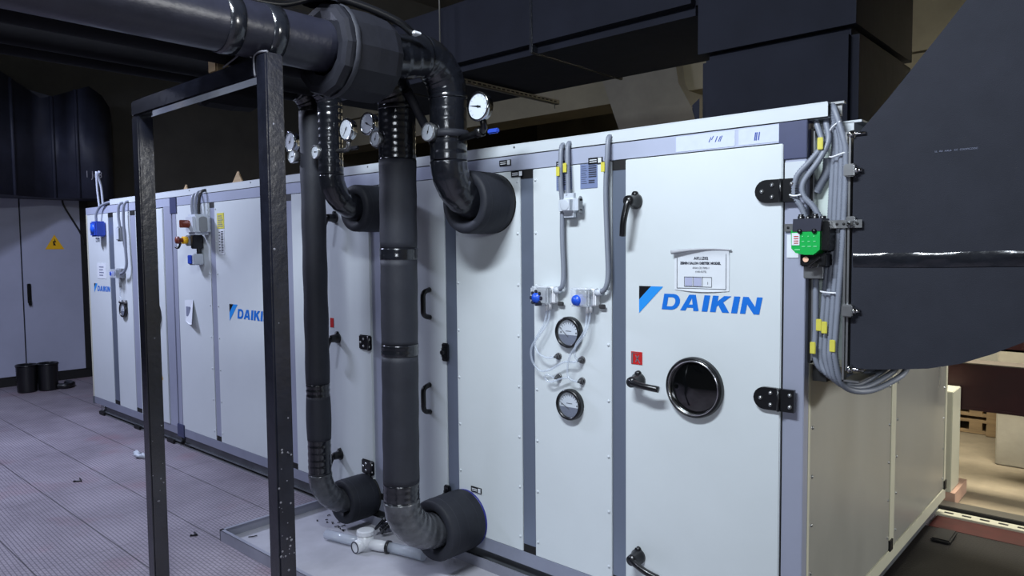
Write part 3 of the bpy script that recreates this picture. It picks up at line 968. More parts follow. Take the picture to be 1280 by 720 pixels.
n = len(plan)
vb = [(x, y, 2.38) for x, y in plan]
vt = [(x, y, min(4.1, ltop(y))) for x, y in plan]
mb = MB()
mb.add(vb + vt, [(i, (i + 1) % n, n + (i + 1) % n, n + i) for i in range(n)], True)
tri = tessellate_polygon([[Vector((x, y, 0)) for x, y in plan]])
mb.add(vt, [list(t_) for t_ in tri])
mb.add(vb, [list(t_)[::-1] for t_ in tri])
mb.build('offset_bend', DUCT_L, ld)
for x, y in ((-9.405, .30), (-9.275, .53), (-9.20, -.18)):
    MB().cyl((x + .012, y - .01, 2.38), (x + .012, y - .01, ltop(y)), .022, 8).build('seam_ridge', DUCT_L, ld)
cr = MB()
text_mesh(cr, '1 Jo8', .56, 2.64, .12, lambda a, b: (-9.155, a, b), 'LEFT', 0, .8)
cr.build('chalk_marks', CHALK, ld)

# ------------------------------------------------------------------ black steel pipe frame
fr = thing('steel_support_frame', 'black painted square tube portal frame in the foreground carrying the pipes', 'frame', (-2.08, -1.265, 0))
for x0, x1, z1 in ((-2.70, -2.628, 2.345), (-1.535, -1.462, 2.425)):
    p = MB().box(x0, x1, -1.30, -1.228, 0.008, z1, .006).build('post', FRAME, fr)
    MB().box(x0 - .03, x1 + .03, -1.33, -1.198, 0, .008).build('base_plate', FRAME, p)
    ch = MB()
    rnd = random.Random(3 if x0 < -2 else 5)
    for i in range(34):
        z = .55 + .42 * rnd.random() ** 1.6 if i < 24 else .4 + 1.9 * rnd.random()
        s = .0014 + .0038 * rnd.random()
        y = -1.295 + .06 * rnd.random()
        if x0 > -2:
            ch.lathe((x1, y, z), (1, 0, 0), [(0, s), (.0006, s * .9), (.0007, 0)], 7)
        elif i % 3 == 0:
            ch.lathe((x1, y, z - .1), (1, 0, 0), [(0, s), (.0006, s * .9), (.0007, 0)], 7)
    ch.build('paint_chips', CHIP, p)
MB().box(-2.70, -1.535, -1.30, -1.228, 2.345, 2.418, .006).build('beam', FRAME, fr)
w = MB().tube(smooth_path([(-1.536, -1.302, 2.345), (-1.54, -1.303, 2.38), (-1.535, -1.303, 2.42), (-1.50, -1.30, 2.428), (-1.465, -1.29, 2.426)], 5), .004, 6)
w.build('weld_bead', CHIP, fr)
tag(MB().tube(smooth_path([(-1.545, -1.31, 2.415), (-1.60, -1.308, 2.445), (-1.70, -1.306, 2.43), (-1.78, -1.30, 2.42)], 6), .0035, 6).build('wire_tie', CHIP), 'pale wire looped over the frame beam beside the near post', 'wire')
tag(MB().box(-1.93, -1.86, -1.29, -1.235, 2.418, 2.475, .006).build('foam_block', WOOD), 'small tan packing block on top of the frame beam', 'block')


# ------------------------------------------------------------------ pipes
def ribbed(pts, r, amp=.003, pitch=.045, seg=28, step=.0075):
    q = resample([Vector(p) for p in pts], step)
    rs = []
    for i in range(len(q)):
        t = (i * step / pitch) % 1.0
        rs.append(r + amp * (1 - t) * (1.0 if t > .12 else t / .12))
    return MB().tube(q, rs, seg)


def sleeve(parent, x, z, R, rin, y0, lab=None):
    """fat insulation collar around the pipe end; front rim at y0, back on the panel"""
    mb = MB().lathe((x, 0, z), (0, -1, 0), [(.012, rin), (.012, R * .98), (.02, R), (-y0 * .5, R * 1.01), (-y0 - .012, R), (-y0, R * .96), (-y0, rin + .02), (-y0 - .03, rin), (.012, rin)], 40)
    o = mb.build('insulation_sleeve', SLEEVE, parent)
    mb = MB()
    for d in (.25, .55, .8):
        mb.lathe((x, 0, z), (0, -1, 0), [(-y0 * d - .001, R * 1.003), (-y0 * d, R * 1.012), (-y0 * d + .003, R * 1.003)], 40)
    mb.build('sleeve_seams', INSUL, o)
    MB().lathe((x, 0, z), (0, -1, 0), [(.0, R * .98), (.012, R * .98), (.013, R * .9)], 40).build('gasket', NAVY if z < .3 and R > .14 else BLACKD, o)
    return o


def elbow_pts(a, b, c, n=14):
    """quarter bend from a via corner b to c"""
    a, b, c = Vector(a), Vector(b), Vector(c)
    cen = a + (c - b)
    out = []
    for i in range(n + 1):
        t = pi / 2 * i / n
        out.append(cen + (a - cen) * cos(t) + (c - cen) * sin(t))
    return out


# pipe A: large, upper nozzle
ax, ay, az = -1.56, -.31, 2.52
pa = thing('insulated_pipe', 'thick black taped pipe bending from overhead into the large upper flange', 'pipe', (ax, ay, az), 'insulated coil pipes')
MB().tube(resample([Vector((ax, -5.8, az)), Vector((ax, -.95, az))], .12), .102, 32).build('header', INSUL_H, pa)
for y in (-1.40, -1.235):
    q = [(ax, y - .03, az), (ax, y - .028, az), (ax, y - .01, az), (ax, y, az), (ax, y + .012, az), (ax, y + .03, az), (ax, y + .032, az)]
    MB().tube(q, [.100, .106, .107, .109, .106, .107, .100], 32).build('tape_band', TAPE, pa)
wr = MB().lathe((ax, -.99, az - .012), (0, 1, 0), [(.0, .105), (-.012, .15), (-.008, .178), (.01, .184), (.05, .18), (.15, .184), (.24, .182), (.275, .17), (.285, .15), (.29, .095)], 12, False)
wr.build('valve_jacket', JACKET, pa)
MB().lathe((ax, -.99, az - .012), (0, 1, 0), [(.028, .185), (.034, .1895), (.046, .1895), (.052, .185)], 20).build('jacket_strap', INSUL, pa)
MB().lathe((ax, -.99, az + .165), (.05, 0, 1), [(0, .085), (.035, .08), (.045, .06), (.047, 0)], 14).build('jacket_cap', JACKET, pa)
ze = az + .06
ribbed([(ax, -.73, az + .005), (ax, -.60, az + .03), (ax, ay - .165, ze)], .094, .003, .06).build('neck', TAPE, pa)
ribbed(elbow_pts((ax, ay - .17, ze), (ax, ay, ze), (ax, ay, ze - .17)), .091, .0025, .05).build('elbow', TAPE, pa)
ribbed([(ax, ay, ze - .17), (ax, ay, 2.12)], .087, .003, .05).build('riser', TAPE, pa)
ribbed(elbow_pts((ax, ay, 2.12), (ax, ay, 1.93), (ax, ay + .19, 1.93)), .088, .0025, .06).build('elbow', TAPE, pa)
ribbed([(ax, ay + .19, 1.93), (ax, -.005, 1.93)], .085, .002, .05).build('nozzle', TAPE, pa)
sleeve(pa, ax, 1.93, .153, .092, -.215)

# pipe C: large, lower nozzle
cx, cy, cz = -1.78, -.447, 2.53
pc = thing('insulated_pipe', 'thick black vertical pipe with matt foam sections ending in the large lower flange', 'pipe', (cx, cy, 0), 'insulated coil pipes')
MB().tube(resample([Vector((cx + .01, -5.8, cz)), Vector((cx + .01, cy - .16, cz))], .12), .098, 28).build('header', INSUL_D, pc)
ribbed(elbow_pts((cx + .01, cy - .16, cz), (cx + .01, cy, cz), (cx + .01, cy, cz - .16)), .088, .004, .045).build('elbow', TAPE, pc)
zz = [2.37, 2.13, 1.71, 1.655, 1.245, 1.19, .56, .47]
mats = ['t', 'f', 'b', 'f', 'b', 'f', 't']
for i in range(7):
    z1, z0 = zz[i], zz[i + 1]
    xo = cx + (z1 - 1.3) * .010
    xo0 = cx + (z0 - 1.3) * .010
    if mats[i] == 'f':
        q = resample([Vector((xo, cy, z1)), Vector((xo0, cy, z0))], .03)
        MB().tube(q, [.0895 + .0025 * sin(k * 1.1 + i) * .4 for k in range(len(q))], 24).build('foam_section', INSUL, pc)
    else:
        ribbed([(xo, cy, z1), (xo0, cy, z0)], .0905 if mats[i] == 'b' else .088, .002, .03).build('tape_band' if mats[i] == 'b' else 'taped_section', TAPE, pc)
zc = .25
xo = cx - .009
ribbed(elbow_pts((xo, cy, .47), (xo, cy, zc), (xo, cy + .245, zc)), .088, .0038, .05).build('elbow', TAPE_G, pc)
ribbed([(xo, cy + .235, zc), (xo, -.005, zc)], .086, .002, .05).build('nozzle', TAPE, pc)
sleeve(pc, xo, zc, .158, .092, -.25)

# pipe B: slim, upper nozzle
bx, by, bz = -2.475, -.343, 2.61
pb = thing('insulated_pipe', 'slim glossy black pipe curving into the smaller upper flange', 'pipe', (bx, by, bz), 'insulated coil pipes')
MB().tube(resample([Vector((bx, -5.8, bz)), Vector((bx, by - .12, bz))], .12), .075, 24).build('header', INSUL_D, pb)
ribbed(elbow_pts((bx, by - .12, bz), (bx, by, bz), (bx, by, bz - .12)), .068, .003, .04).build('elbow', TAPE, pb)
ribbed([(bx, by, bz - .12), (bx, by, 2.12)], .067, .0025, .04).build('riser', TAPE, pb)
ribbed(elbow_pts((bx, by, 2.12), (bx, by, 1.94), (bx, by + .18, 1.94)), .068, .002, .05).build('elbow', TAPE, pb)
ribbed([(bx, by + .18, 1.94), (bx, -.005, 1.94)], .066, .002, .05).build('nozzle', TAPE, pb)
sleeve(pb, bx, 1.94, .134, .07, -.2)

# pipe D: slim, lower nozzle
dx, dy, dz = -2.66, -.342, 2.61
pd = thing('insulated_pipe', 'slim matt black vertical pipe behind the steel post ending in the smaller lower flange', 'pipe', (dx, dy, 0), 'insulated coil pipes')
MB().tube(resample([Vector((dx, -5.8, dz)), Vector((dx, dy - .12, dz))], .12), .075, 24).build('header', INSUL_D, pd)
ribbed(elbow_pts((dx, dy - .12, dz), (dx, dy, dz), (dx, dy, dz - .12)), .068, .003, .04).build('elbow', TAPE, pd)
q = resample([Vector((dx, dy, dz - .12)), Vector((dx, dy, .93))], .04)
MB().tube(q, [.069 + .0015 * sin(i * .9) for i in range(len(q))], 20).build('foam_section', INSUL, pd)
ribbed([(dx, dy, .93), (dx, dy, .84)], .066, .004, .03).build('taped_section', TAPE, pd)
q = resample([Vector((dx, dy, .86)), Vector((dx, dy, .60))], .02)
MB().tube(q, [.068 + .004 * sin(pi * i / (len(q) - 1)) for i in range(len(q))], 20).build('foam_section', INSUL, pd)
ribbed([(dx, dy, .61), (dx, dy, .40)], .065, .003, .04).build('taped_section', TAPE, pd)
ribbed(elbow_pts((dx, dy, .40), (dx, dy, .185), (dx, dy + .215, .185)), .067, .003, .045).build('elbow', TAPE_G, pd)
ribbed([(dx, dy + .205, .185), (dx, -.005, .185)], .066, .002, .05).build('nozzle', TAPE, pd)
sleeve(pd, dx, .185, .132, .07, -.2)

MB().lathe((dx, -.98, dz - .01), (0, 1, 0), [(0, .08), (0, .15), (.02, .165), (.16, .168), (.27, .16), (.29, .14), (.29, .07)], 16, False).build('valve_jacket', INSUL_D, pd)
# further overhead pipes
# diagonal prop
tag(MB().cyl((-1.665, -.47, 2.44), (-1.72, -.22, 2.17), .022, 12).build('pipe_brace', INSUL), 'black diagonal brace rod between the two thick pipes', 'brace')
# cables over the header
tag(MB().tube(smooth_path([(-1.55, -1.9, 2.80), (-1.53, -1.45, 2.70), (-1.50, -1.1, 2.705), (-1.47, -.85, 2.69), (-1.44, -.70, 2.655), (-1.45, -.62, 2.63)], 10), .016, 10).build('black_cable', CABLE), 'black cable lying over the valve jacket, ending in a pale lug', 'cable')
tag(MB().tube(smooth_path([(-1.62, -1.9, 2.76), (-1.60, -1.5, 2.66), (-1.57, -1.2, 2.64), (-1.55, -1.02, 2.70), (-1.50, -.86, 2.705)], 10), .012, 10).build('black_cable', CABLE), 'thinner black cable sagging along the header before the jacket', 'cable')
tag(MB().box(-1.46, -1.42, -.63, -.59, 2.62, 2.632, .003).build('cable_lug', WHITEP), 'small white lug at the cable end by the jacket', 'lug')


# ------------------------------------------------------------------ dial gauges on the pipes
def dial(name, loc, R, label, group, needle, parent_stem=None, depth=.035):
    x, y, z = loc
    t_ = thing(name, label, 'gauge', (x, y, z), group)
    MB().lathe((x, y, z), (0, 1, 0), [(-.004, R * .86), (-.006, R * .93), (-.003, R), (.008, R), (.012, R * .95), (depth, R * .9), (depth, 0)], 32).build('case', CHROME if R > .05 else STEEL, t_)
    MB().lathe((x, y, z), (0, 1, 0), [(0, R * .92), (0, 0)], 32).build('dial_face', DIAL, t_)
    mk = MB()
    for i in range(11):
        a = radians(225 - 27 * i)
        d = Vector((cos(a), 0, sin(a)))
        s = Vector((-d.z, 0, d.x))
        c = Vector((x, y - .0012, z))
        a0, a1 = c + d * R * .66, c + d * R * .8
        mk.add([a0 - s * R * .014, a0 + s * R * .014, a1 + s * R * .014, a1 - s * R * .014], [(0, 1, 2, 3)])
    mk.build('scale_marks', INKG, t_)
    a = radians(needle)
    d = Vector((cos(a), 0, sin(a)))
    s = Vector((-d.z, 0, d.x))
    c = Vector((x, y - .0025, z))
    nd = MB().add([c - d * R * .25 - s * R * .06, c - d * R * .25 + s * R * .06, c + d * R * .7 + s * R * .012, c + d * R * .7 - s * R * .012], [(0, 1, 2, 3)])
    nd.lathe((x, y - .002, z), (0, -1, 0), [(0, R * .09), (.002, R * .08), (.0022, 0)], 12)
    nd.build('needle', BLACKL, t_)
    return t_


GP = 'pressure dials on the pipe tops'
GT = 'small thermometers on the pipe tops'
g_ = dial('pressure_gauge', (-1.312, -.36, 2.335), .066, 'large white pressure dial with blue valve handle right of the thick upper pipe', GP, 170)
MB().tube(fillet([(-1.48, -.31, 2.215), (-1.32, -.31, 2.235), (-1.312, -.335, 2.29)], .03), .016, 12).build('siphon', BLACKP, g_)
MB().lathe((-1.37, -.31, 2.229), (1, 0, .12), [(0, .018), (0, .024), (.035, .024), (.035, .018)], 8).build('valve_body', BLACKP, g_)
MB().box(-1.30, -1.235, -.318, -.302, 2.216, 2.238, .005).build('valve_handle', BLUEB, g_)
g_ = dial('thermometer', (-1.575, -.425, 2.245), .044, 'small white thermometer dial strapped to the front of the thick upper pipe', GT, 70, depth=.03)
MB().cyl((-1.572, -.40, 2.245), (-1.565, -.38, 2.243), .028, 14).build('stem', BRASS, g_)
MB().lathe((ax, ay, 2.225), (0, 0, 1), [(0, .088), (0, .096), (.032, .096), (.032, .088)], 32).build('strap', INSUL, g_)
g_ = dial('pressure_gauge', (-1.973, -.47, 2.325), .056, 'large white pressure dial left of the thick vertical pipe', GP, -25)
MB().tube(fillet([(-1.80, -.45, 2.215), (-1.95, -.445, 2.215), (-1.968, -.445, 2.27)], .03), .014, 10).build('siphon', BLACKP, g_)
g_ = dial('thermometer', (-1.80, -.555, 2.224), .037, 'small white thermometer dial beside the thick vertical pipe', GT, 65, depth=.03)
MB().cyl((-1.798, -.527, 2.224), (-1.78, -.50, 2.224), .013, 12).build('stem', BRASS, g_)
MB().lathe((-1.798, -.527, 2.224), (0, 1, 0), [(0, .03), (.02, .03), (.021, .01)], 14).build('boss', BLACKP, g_)
g_ = dial('pressure_gauge', (-2.305, -.36, 2.348), .060, 'large white pressure dial right of the slim glossy pipe', GP, 235)
MB().tube(fillet([(-2.42, -.343, 2.243), (-2.31, -.343, 2.243), (-2.305, -.338, 2.30)], .03), .013, 10).build('siphon', BRASS, g_)
MB().box(-2.29, -2.22, -.35, -.335, 2.236, 2.256, .005).build('valve_handle', BLACKP, g_)
g_ = dial('thermometer', (-2.51, -.42, 2.242), .038, 'small white thermometer dial in front of the slim glossy pipe', GT, 0, depth=.03)
MB().cyl((-2.505, -.392, 2.242), (-2.49, -.36, 2.242), .014, 12).build('stem', BRASS, g_)
g_ = dial('pressure_gauge', (-2.83, -.38, 2.335), .060, 'large glinting pressure dial beside the steel post, furthest left', GP, 60)
MB().tube(fillet([(-2.70, -.342, 2.24), (-2.82, -.35, 2.24), (-2.83, -.36, 2.29)], .03), .013, 10).build('siphon', BRASS, g_)
g_ = dial('thermometer', (-2.72, -.435, 2.234), .038, 'small white thermometer dial on the slim matt pipe, furthest left', GT, 5, depth=.03)
MB().cyl((-2.716, -.407, 2.234), (-2.69, -.37, 2.234), .014, 12).build('stem', BRASS, g_)


# ------------------------------------------------------------------ devices on the front face
def magnehelic(x, z, R, label, needle):
    y = 0.0
    t_ = thing('differential_pressure_gauge', label, 'gauge', (x, y, z), 'round air pressure gauges')
    MB().lathe((x, y, z), (0, -1, 0), [(0, R), (.022, R), (.03, R * .95), (.03, R * .82), (.014, R * .8)], 40).build('bezel', BLACKP, t_)
    f = face_y(-.016)
    up_p = [(x - R * .8, z - R * .16)] + [(x + R * .8 * cos(a), z + R * .8 * sin(a)) for a in [radians(180 - 6 * i) for i in range(31)]] + [(x + R * .8, z - R * .16)]
    MB().flat([up_p], f).build('dial_face', DIAL, t_)
    lo = [(x + R * .8, z - R * .16)] + [(x + R * .82 * cos(a), z + R * .82 * sin(a)) for a in [radians(-11 - 6.05 * i) for i in range(27)]]
    MB().flat([lo], f).build('dial_lower', DIALD, t_)
    mk = MB()
    for i in range(9):
        a = radians(150 - 15 * i)
        d = Vector((cos(a), 0, sin(a))); s = Vector((-d.z, 0, d.x)); c = Vector((x, -.0172, z - R * .1))
        mk.add([c + d * R * .62 - s * R * .02, c + d * R * .62 + s * R * .02, c + d * R * .76 + s * R * .02, c + d * R * .76 - s * R * .02], [(0, 1, 2, 3)])
    mk.box(x - R * .22, x + R * .22, -.0175, -.017, z + R * .06, z + R * .1)
    for sx in (-.6, .6):
        mk.lathe((x + R * sx, -.017, z - R * .02), (0, -1, 0), [(0, R * .06), (.001, 0)], 8)
    mk.build('scale_marks', INK, t_)
    a = radians(needle)
    d = Vector((cos(a), 0, sin(a))); s = Vector((-d.z, 0, d.x)); c = Vector((x, -.019, z - R * .3))
    MB().add([c - s * R * .03, c + s * R * .03, c + d * R * .95 + s * R * .01, c + d * R * .95 - s * R * .01], [(0, 1, 2, 3)]).build('needle', BLACKL, t_)
    MB().lathe((x, y, z), (0, -1, 0), [(.024, R * .8), (.026, R * .5), (.027, 0)], 40).build('lens', M_LENS, t_)
    return t_


M_LENS = M('gauge_lens', (220, 228, 236), 0.05, alpha=0.12, spec=0.7)
magnehelic(-1.078, 1.31, .0735, 'round black-rimmed air pressure gauge, upper one between the tubes', 140)
magnehelic(-1.075, .97, .0735, 'round black-rimmed air pressure gauge, lower one below the tubes', 150)
magnehelic(-6.47, 1.143, .075, 'small round air pressure gauge on the far section', 120)

jb = thing('junction_box', 'light grey round-cornered junction box fed by two conduits above the gauges', 'junction box', (-1.05, 0, 1.9))
bmj = bmesh.new()
bmesh.ops.create_cube(bmj, size=1)
for v_ in bmj.verts:
    v_.co = Vector((-1.0475 + v_.co.x * .115, -.041 + v_.co.y * .078, 1.897 + v_.co.z * .11))
bmesh.ops.bevel(bmj, geom=list(bmj.edges), offset=.03, segments=5, affect='EDGES', clamp_overlap=True)
bj = MB()
bj.bm(bmj, False)
bj.build('box', GREYBOX, jb)
MB().lathe((-1.0475, -.0795, 1.897), (0, -1, 0), [(0, .026), (.0025, .025), (.003, .022), (.003, 0)], 24).build('lid', GREYBOX, jb)
s_ = MB()
for zz_ in (1.868, 1.925):
    s_.lathe((-.990, -.04, zz_), (1, 0, 0), [(0, .012), (.004, .011), (.004, 0)], 14)
s_.box(-.99, -.986, -.056, -.024, 1.87, 1.925, .001)
s_.build('knockout', GREYDK, jb)
CP = 'conduits on the gauge panel'
for pts, lab in (([(-1.12, .03, 2.182), (-1.112, -.015, 2.172), (-1.108, -.03, 2.10), (-1.108, -.03, 2.0), (-1.104, -.025, 1.9), (-1.101, -.03, 1.75), (-1.095, -.03, 1.60), (-1.095, -.035, 1.54), (-1.105, -.035, 1.518), (-1.13, -.03, 1.508)],
                  'grey conduit passing behind the junction box down to the left pressure switch'),
                 ([(-1.08, .03, 2.186), (-1.075, -.015, 2.176), (-1.068, -.03, 2.10), (-1.062, -.035, 2.0), (-1.058, -.04, 1.94)], 'short grey conduit entering the junction box top'),
                 ([(-.86, .03, 2.19), (-.852, -.015, 2.182), (-.85, -.03, 2.10), (-.858, -.03, 1.95), (-.852, -.03, 1.75), (-.846, -.03, 1.60), (-.85, -.035, 1.54), (-.868, -.035, 1.512), (-.895, -.03, 1.505)],
                  'grey conduit running down along the grey mullion to the right pressure switch')):
    o = corrugated(smooth_path(pts, 10), .0125).build('corrugated_conduit', GREYCON)
    tag(o, lab, 'conduit', CP)
for x, z, y, lab in ((-1.112, 2.055, -.045, 'yellow cable marker above the junction box, left conduit'), (-1.068, 2.068, -.05, 'yellow cable marker above the junction box, right conduit'), (-.862, 2.055, -.045, 'yellow cable marker on the conduit beside the grey mullion')):
    tag(MB().box(x - .010, x + .010, y - .003, y + .001, z - .021, z + .021, .001).build('cable_marker', YELLOW), lab, 'marker', 'yellow cable markers')

for x, z, lab, dk in ((-1.19, 1.482, 'clear-cased air pressure switch with black and blue knob, left of the pair', True), (-.955, 1.48, 'clear-cased air pressure switch with bright blue knob, right of the pair', False)):
    sw = thing('pressure_switch', lab, 'switch', (x, 0, z), 'air pressure switches')
    MB().box(x - .06, x + .05, -.045, -.004, z - .04, z + .04, .006).build('base', WHITEP, sw)
    MB().box(x - .066, x + .04, -.085, -.045, z - .042, z + .042, .008).build('clear_cover', CLEAR, sw)
    tt = MB()
    for i in range(3):
        tt.cyl((x - .03 + i * .03, -.07, z + .02), (x - .03 + i * .03, -.045, z + .02), .009, 10)
    tt.box(x - .05, x + .035, -.055, -.045, z + .006, z + .036, .002)
    tt.build('terminals', STEEL, sw)
    kb = MB().lathe((x - .025, -.046, z - .012), (0, -1, 0), [(0, .026), (.03, .026), (.046, .023), (.05, 0)], 20)
    kb.build('knob', BLUEK, sw)
    if dk:
        kk = MB()
        for i in range(8):
            a = i * pi / 4
            kk.box(x - .025 + .03 * cos(a) - .008, x - .025 + .03 * cos(a) + .008, -.092, -.05, z - .012 + .03 * sin(a) - .008, z - .012 + .03 * sin(a) + .008, .003)
        kk.build('knob_dial', TERM, sw)
    MB().cyl((x + .045, -.03, z + .02), (x + .075, -.03, z + .026), .016, 12).build('cable_gland', GREYBOX, sw)
    MB().box(x + .05, x + .085, -.02, -.012, z - .05, z - .03, .003).build('mounting_lug', BRASS, sw)
    MB().cyl((x - .005, -.03, z - .04), (x - .005, -.03, z - .075), .008, 10).cyl((x + .015, -.03, z - .04), (x + .015, -.03, z - .07), .008, 10).build('hose_barb', WHITEP, sw)

PORT = [(-1.148, 1.19, 'grey tube port on the gauge panel, upper left of four'), (-1.01, 1.186, 'grey tube port on the gauge panel, upper right of four'),
        (-1.146, 1.09, 'grey tube port on the gauge panel, lower left of four'), (-1.01, 1.088, 'grey tube port on the gauge panel, lower right of four')]
for x, z, lab in PORT:
    pt = thing('tube_port', lab, 'fitting', (x, 0, z), 'tube ports')
    MB().lathe((x, 0, z), (0, -1, 0), [(0, .017), (.006, .017), (.007, .014)], 16).build('washer', BRASS, pt)
    MB().lathe((x, 0, z), (0, -1, 0), [(.004, .013), (.018, .013), (.019, .007), (.036, .006), (.036, 0)], 6, smooth=False).build('hex_nut', BRASS, pt)
tubes = [
    ([(-1.195, -.03, 1.41), (-1.21, -.035, 1.34), (-1.262, -.04, 1.26), (-1.24, -.045, 1.205), (-1.19, -.045, 1.185), (-1.148, -.036, 1.19)], 'clear tube from the left switch curving to the upper left port'),
    ([(-1.175, -.03, 1.412), (-1.19, -.04, 1.34), (-1.265, -.055, 1.24), (-1.275, -.05, 1.17), (-1.24, -.04, 1.12), (-1.18, -.035, 1.125), (-1.09, -.04, 1.172), (-1.03, -.04, 1.178), (-1.01, -.036, 1.186)], 'clear tube looping low from the left switch across to the upper right port'),
    ([(-.96, -.03, 1.408), (-.965, -.045, 1.33), (-1.01, -.05, 1.26), (-1.02, -.045, 1.21), (-1.01, -.036, 1.186)], 'clear tube hanging straight from the right switch past the upper gauge'),
    ([(-.94, -.03, 1.412), (-.955, -.05, 1.32), (-1.03, -.06, 1.22), (-1.06, -.05, 1.14), (-1.05, -.045, 1.10), (-1.01, -.036, 1.088)], 'clear tube from the right switch hooking into the lower right port'),
    ([(-1.146, -.036, 1.09), (-1.18, -.05, 1.105), (-1.20, -.045, 1.09), (-1.17, -.04, 1.07), (-1.10, -.035, 1.095), (-1.075, -.03, 1.10)], 'short clear tube looped around the lower left port'),
]
for pts, lab in tubes:
    tag(MB().tube(smooth_path(pts, 9), .0052, 8).build('clear_tube', CLEART), lab, 'tube', 'clear air tubes')

# paper notice on the door
pn = thing('paper_notice', 'white paper notice with curled top edge taped above the blue lettering', 'notice', (-.41, -.013, 1.53))
vs, fs = [], []
nx, nz = 14, 10
X0, X1, Z0, Z1 = -.528, -.288, 1.528, 1.69
for j in range(nz + 1):
    for i in range(nx + 1):
        u, v = i / nx, j / nz
        x = X0 + (X1 - X0) * u
        z = Z0 + (Z1 - Z0) * v + .006 * sin(pi * u) * (1 if v > .5 else -1) * abs(v - .5) * 2
        y = -.0145 - .014 * max(0, v - .86) / .14 * (1 - .6 * u) - .004 * max(0, .1 - v) / .1 * sin(pi * u)
        vs.append((x, y, z))
for j in range(nz):
    for i in range(nx):
        a = j * (nx + 1) + i
        fs.append((a, a + 1, a + nx + 2, a + nx + 1))
MB().add(vs, fs, True).build('sheet', PAPER, pn)
cu = []
for i in range(nx + 1):
    u = i / nx
    cu.append((X0 - .005 + (X1 - X0 + .015) * u, -.031 + .012 * u, Z1 - .008 + .012 * sin(pi * u * .8)))
MB().tube(smooth_path(cu, 2), [.0085 - .0055 * min(1, i / 18) for i in range(len(smooth_path(cu, 2)))], 8).build('curled_edge', PAPERG, pn)
q = MB()
f = face_y(-.0165)
text_mesh(q, 'AKU.Z02', -.408, 1.652, .016, f, 'CENTER', .0004)
text_mesh(q, 'ZEMIN SALON DESTEK MODEL', -.412, 1.633, .0135, f, 'CENTER', .0006, .95)
text_mesh(q, 'ANA-CE 7090-1', -.408, 1.615, .011, f, 'CENTER')
text_mesh(q, '(160-6275)', -.408, 1.600, .011, f, 'CENTER')
text_mesh(q, '1', -.378, 1.552, .016, f, 'CENTER')
for a, b, c, d in ((X0 + .012, X1 - .012, Z0 + .006, Z0 + .008), (X0 + .012, X0 + .0135, Z0 + .006, Z1 - .03), (X1 - .0135, X1 - .012, Z0 + .006, Z1 - .015)):
    q.box(a, b, -.0168, -.016, c, d)
for i in range(4):
    x = -.482 + i * .040
    q.box(x, x + .0012, -.0168, -.016, 1.542, 1.582)
q.box(-.482, -.361, -.0168, -.016, 1.542, 1.5432).box(-.482, -.361, -.0168, -.016, 1.581, 1.5822)
q.build('notice_print', INK, pn)
MB().box(-.479, -.446, -.0162, -.0155, 1.545, 1.579).box(-.439, -.406, -.0162, -.0155, 1.545, 1.579).build('shaded_cells', LILAC, pn)

# isolator group on the far left part of the near section
iso = thing('isolator_switch', 'white isolator box with dark orange knob and oval grey side, topmost of three', 'switch', (-4.70, 0, 1.83), 'isolators on the far panel')
MB().box(-4.78, -4.62, -.145, -.002, 1.83, 1.99, .02).build('enclosure', GREYBOX, iso)
sd = MB().prism([(-.072 + .032 * cos(a), 1.91 + (.04 if sin(a) > 0 else -.04) + .022 * sin(a)) for a in [2 * pi * i / 28 for i in range(28)]],
                lambda a, b: (-4.620, a, b), lambda a, b: (-4.612, a, b))
sd.build('side_moulding', GREYDK, iso)
MB().lathe((-4.71, -.145, 1.915), (0, -1, 0), [(0, .03), (.012, .03), (.012, .024), (.05, .022), (.052, 0)], 20).build('knob', ORANGE, iso)
MB().box(-4.72, -4.70, -.215, -.145, 1.885, 1.945, .004).build('knob_bar', ORANGE, iso)
es = thing('emergency_stop', 'small grey box with yellow ring and red push button, below the isolator', 'switch', (-4.86, 0, 1.78), 'isolators on the far panel')
MB().box(-4.89, -4.81, -.10, -.002, 1.745, 1.83, .008).build('enclosure', GREYDK, es)
MB().cyl((-4.85, -.10, 1.79), (-4.85, -.135, 1.79), .030, 18).build('ring', YELSIGN, es)
MB().lathe((-4.85, -.135, 1.79), (0, -1, 0), [(0, .018), (.03, .018), (.03, .03), (.05, .028), (.052, 0)], 18).build('push_button', ORANGE, es)
MB().tube(smooth_path([(-4.85, -.15, 1.77), (-4.87, -.16, 1.73), (-4.9, -.17, 1.735)], 5), .009, 8).build('padlock_hasp', BLACKP, es)
MB().box(-4.81, -4.77, -.09, -.002, 1.72, 1.83, .006).build('rear_box', BLACKP, es)
tag(MB().tube(smooth_path([(-4.80, -.03, 1.75), (-4.795, -.03, 1.70), (-4.80, -.03, 1.66)], 5), .018, 10).build('black_conduit', CABLE), 'short black conduit joining the emergency stop to the box beneath', 'conduit')
lb3 = thing('junction_box', 'small grey junction box, lowest of the three boxes on that panel', 'junction box', (-4.83, 0, 1.62))
MB().box(-4.88, -4.77, -.085, -.002, 1.59, 1.68, .008).build('box', GREYBOX, lb3)
MB().box(-4.87, -4.80, -.092, -.085, 1.60, 1.67, .004).build('lid', BLUEB, lb3)
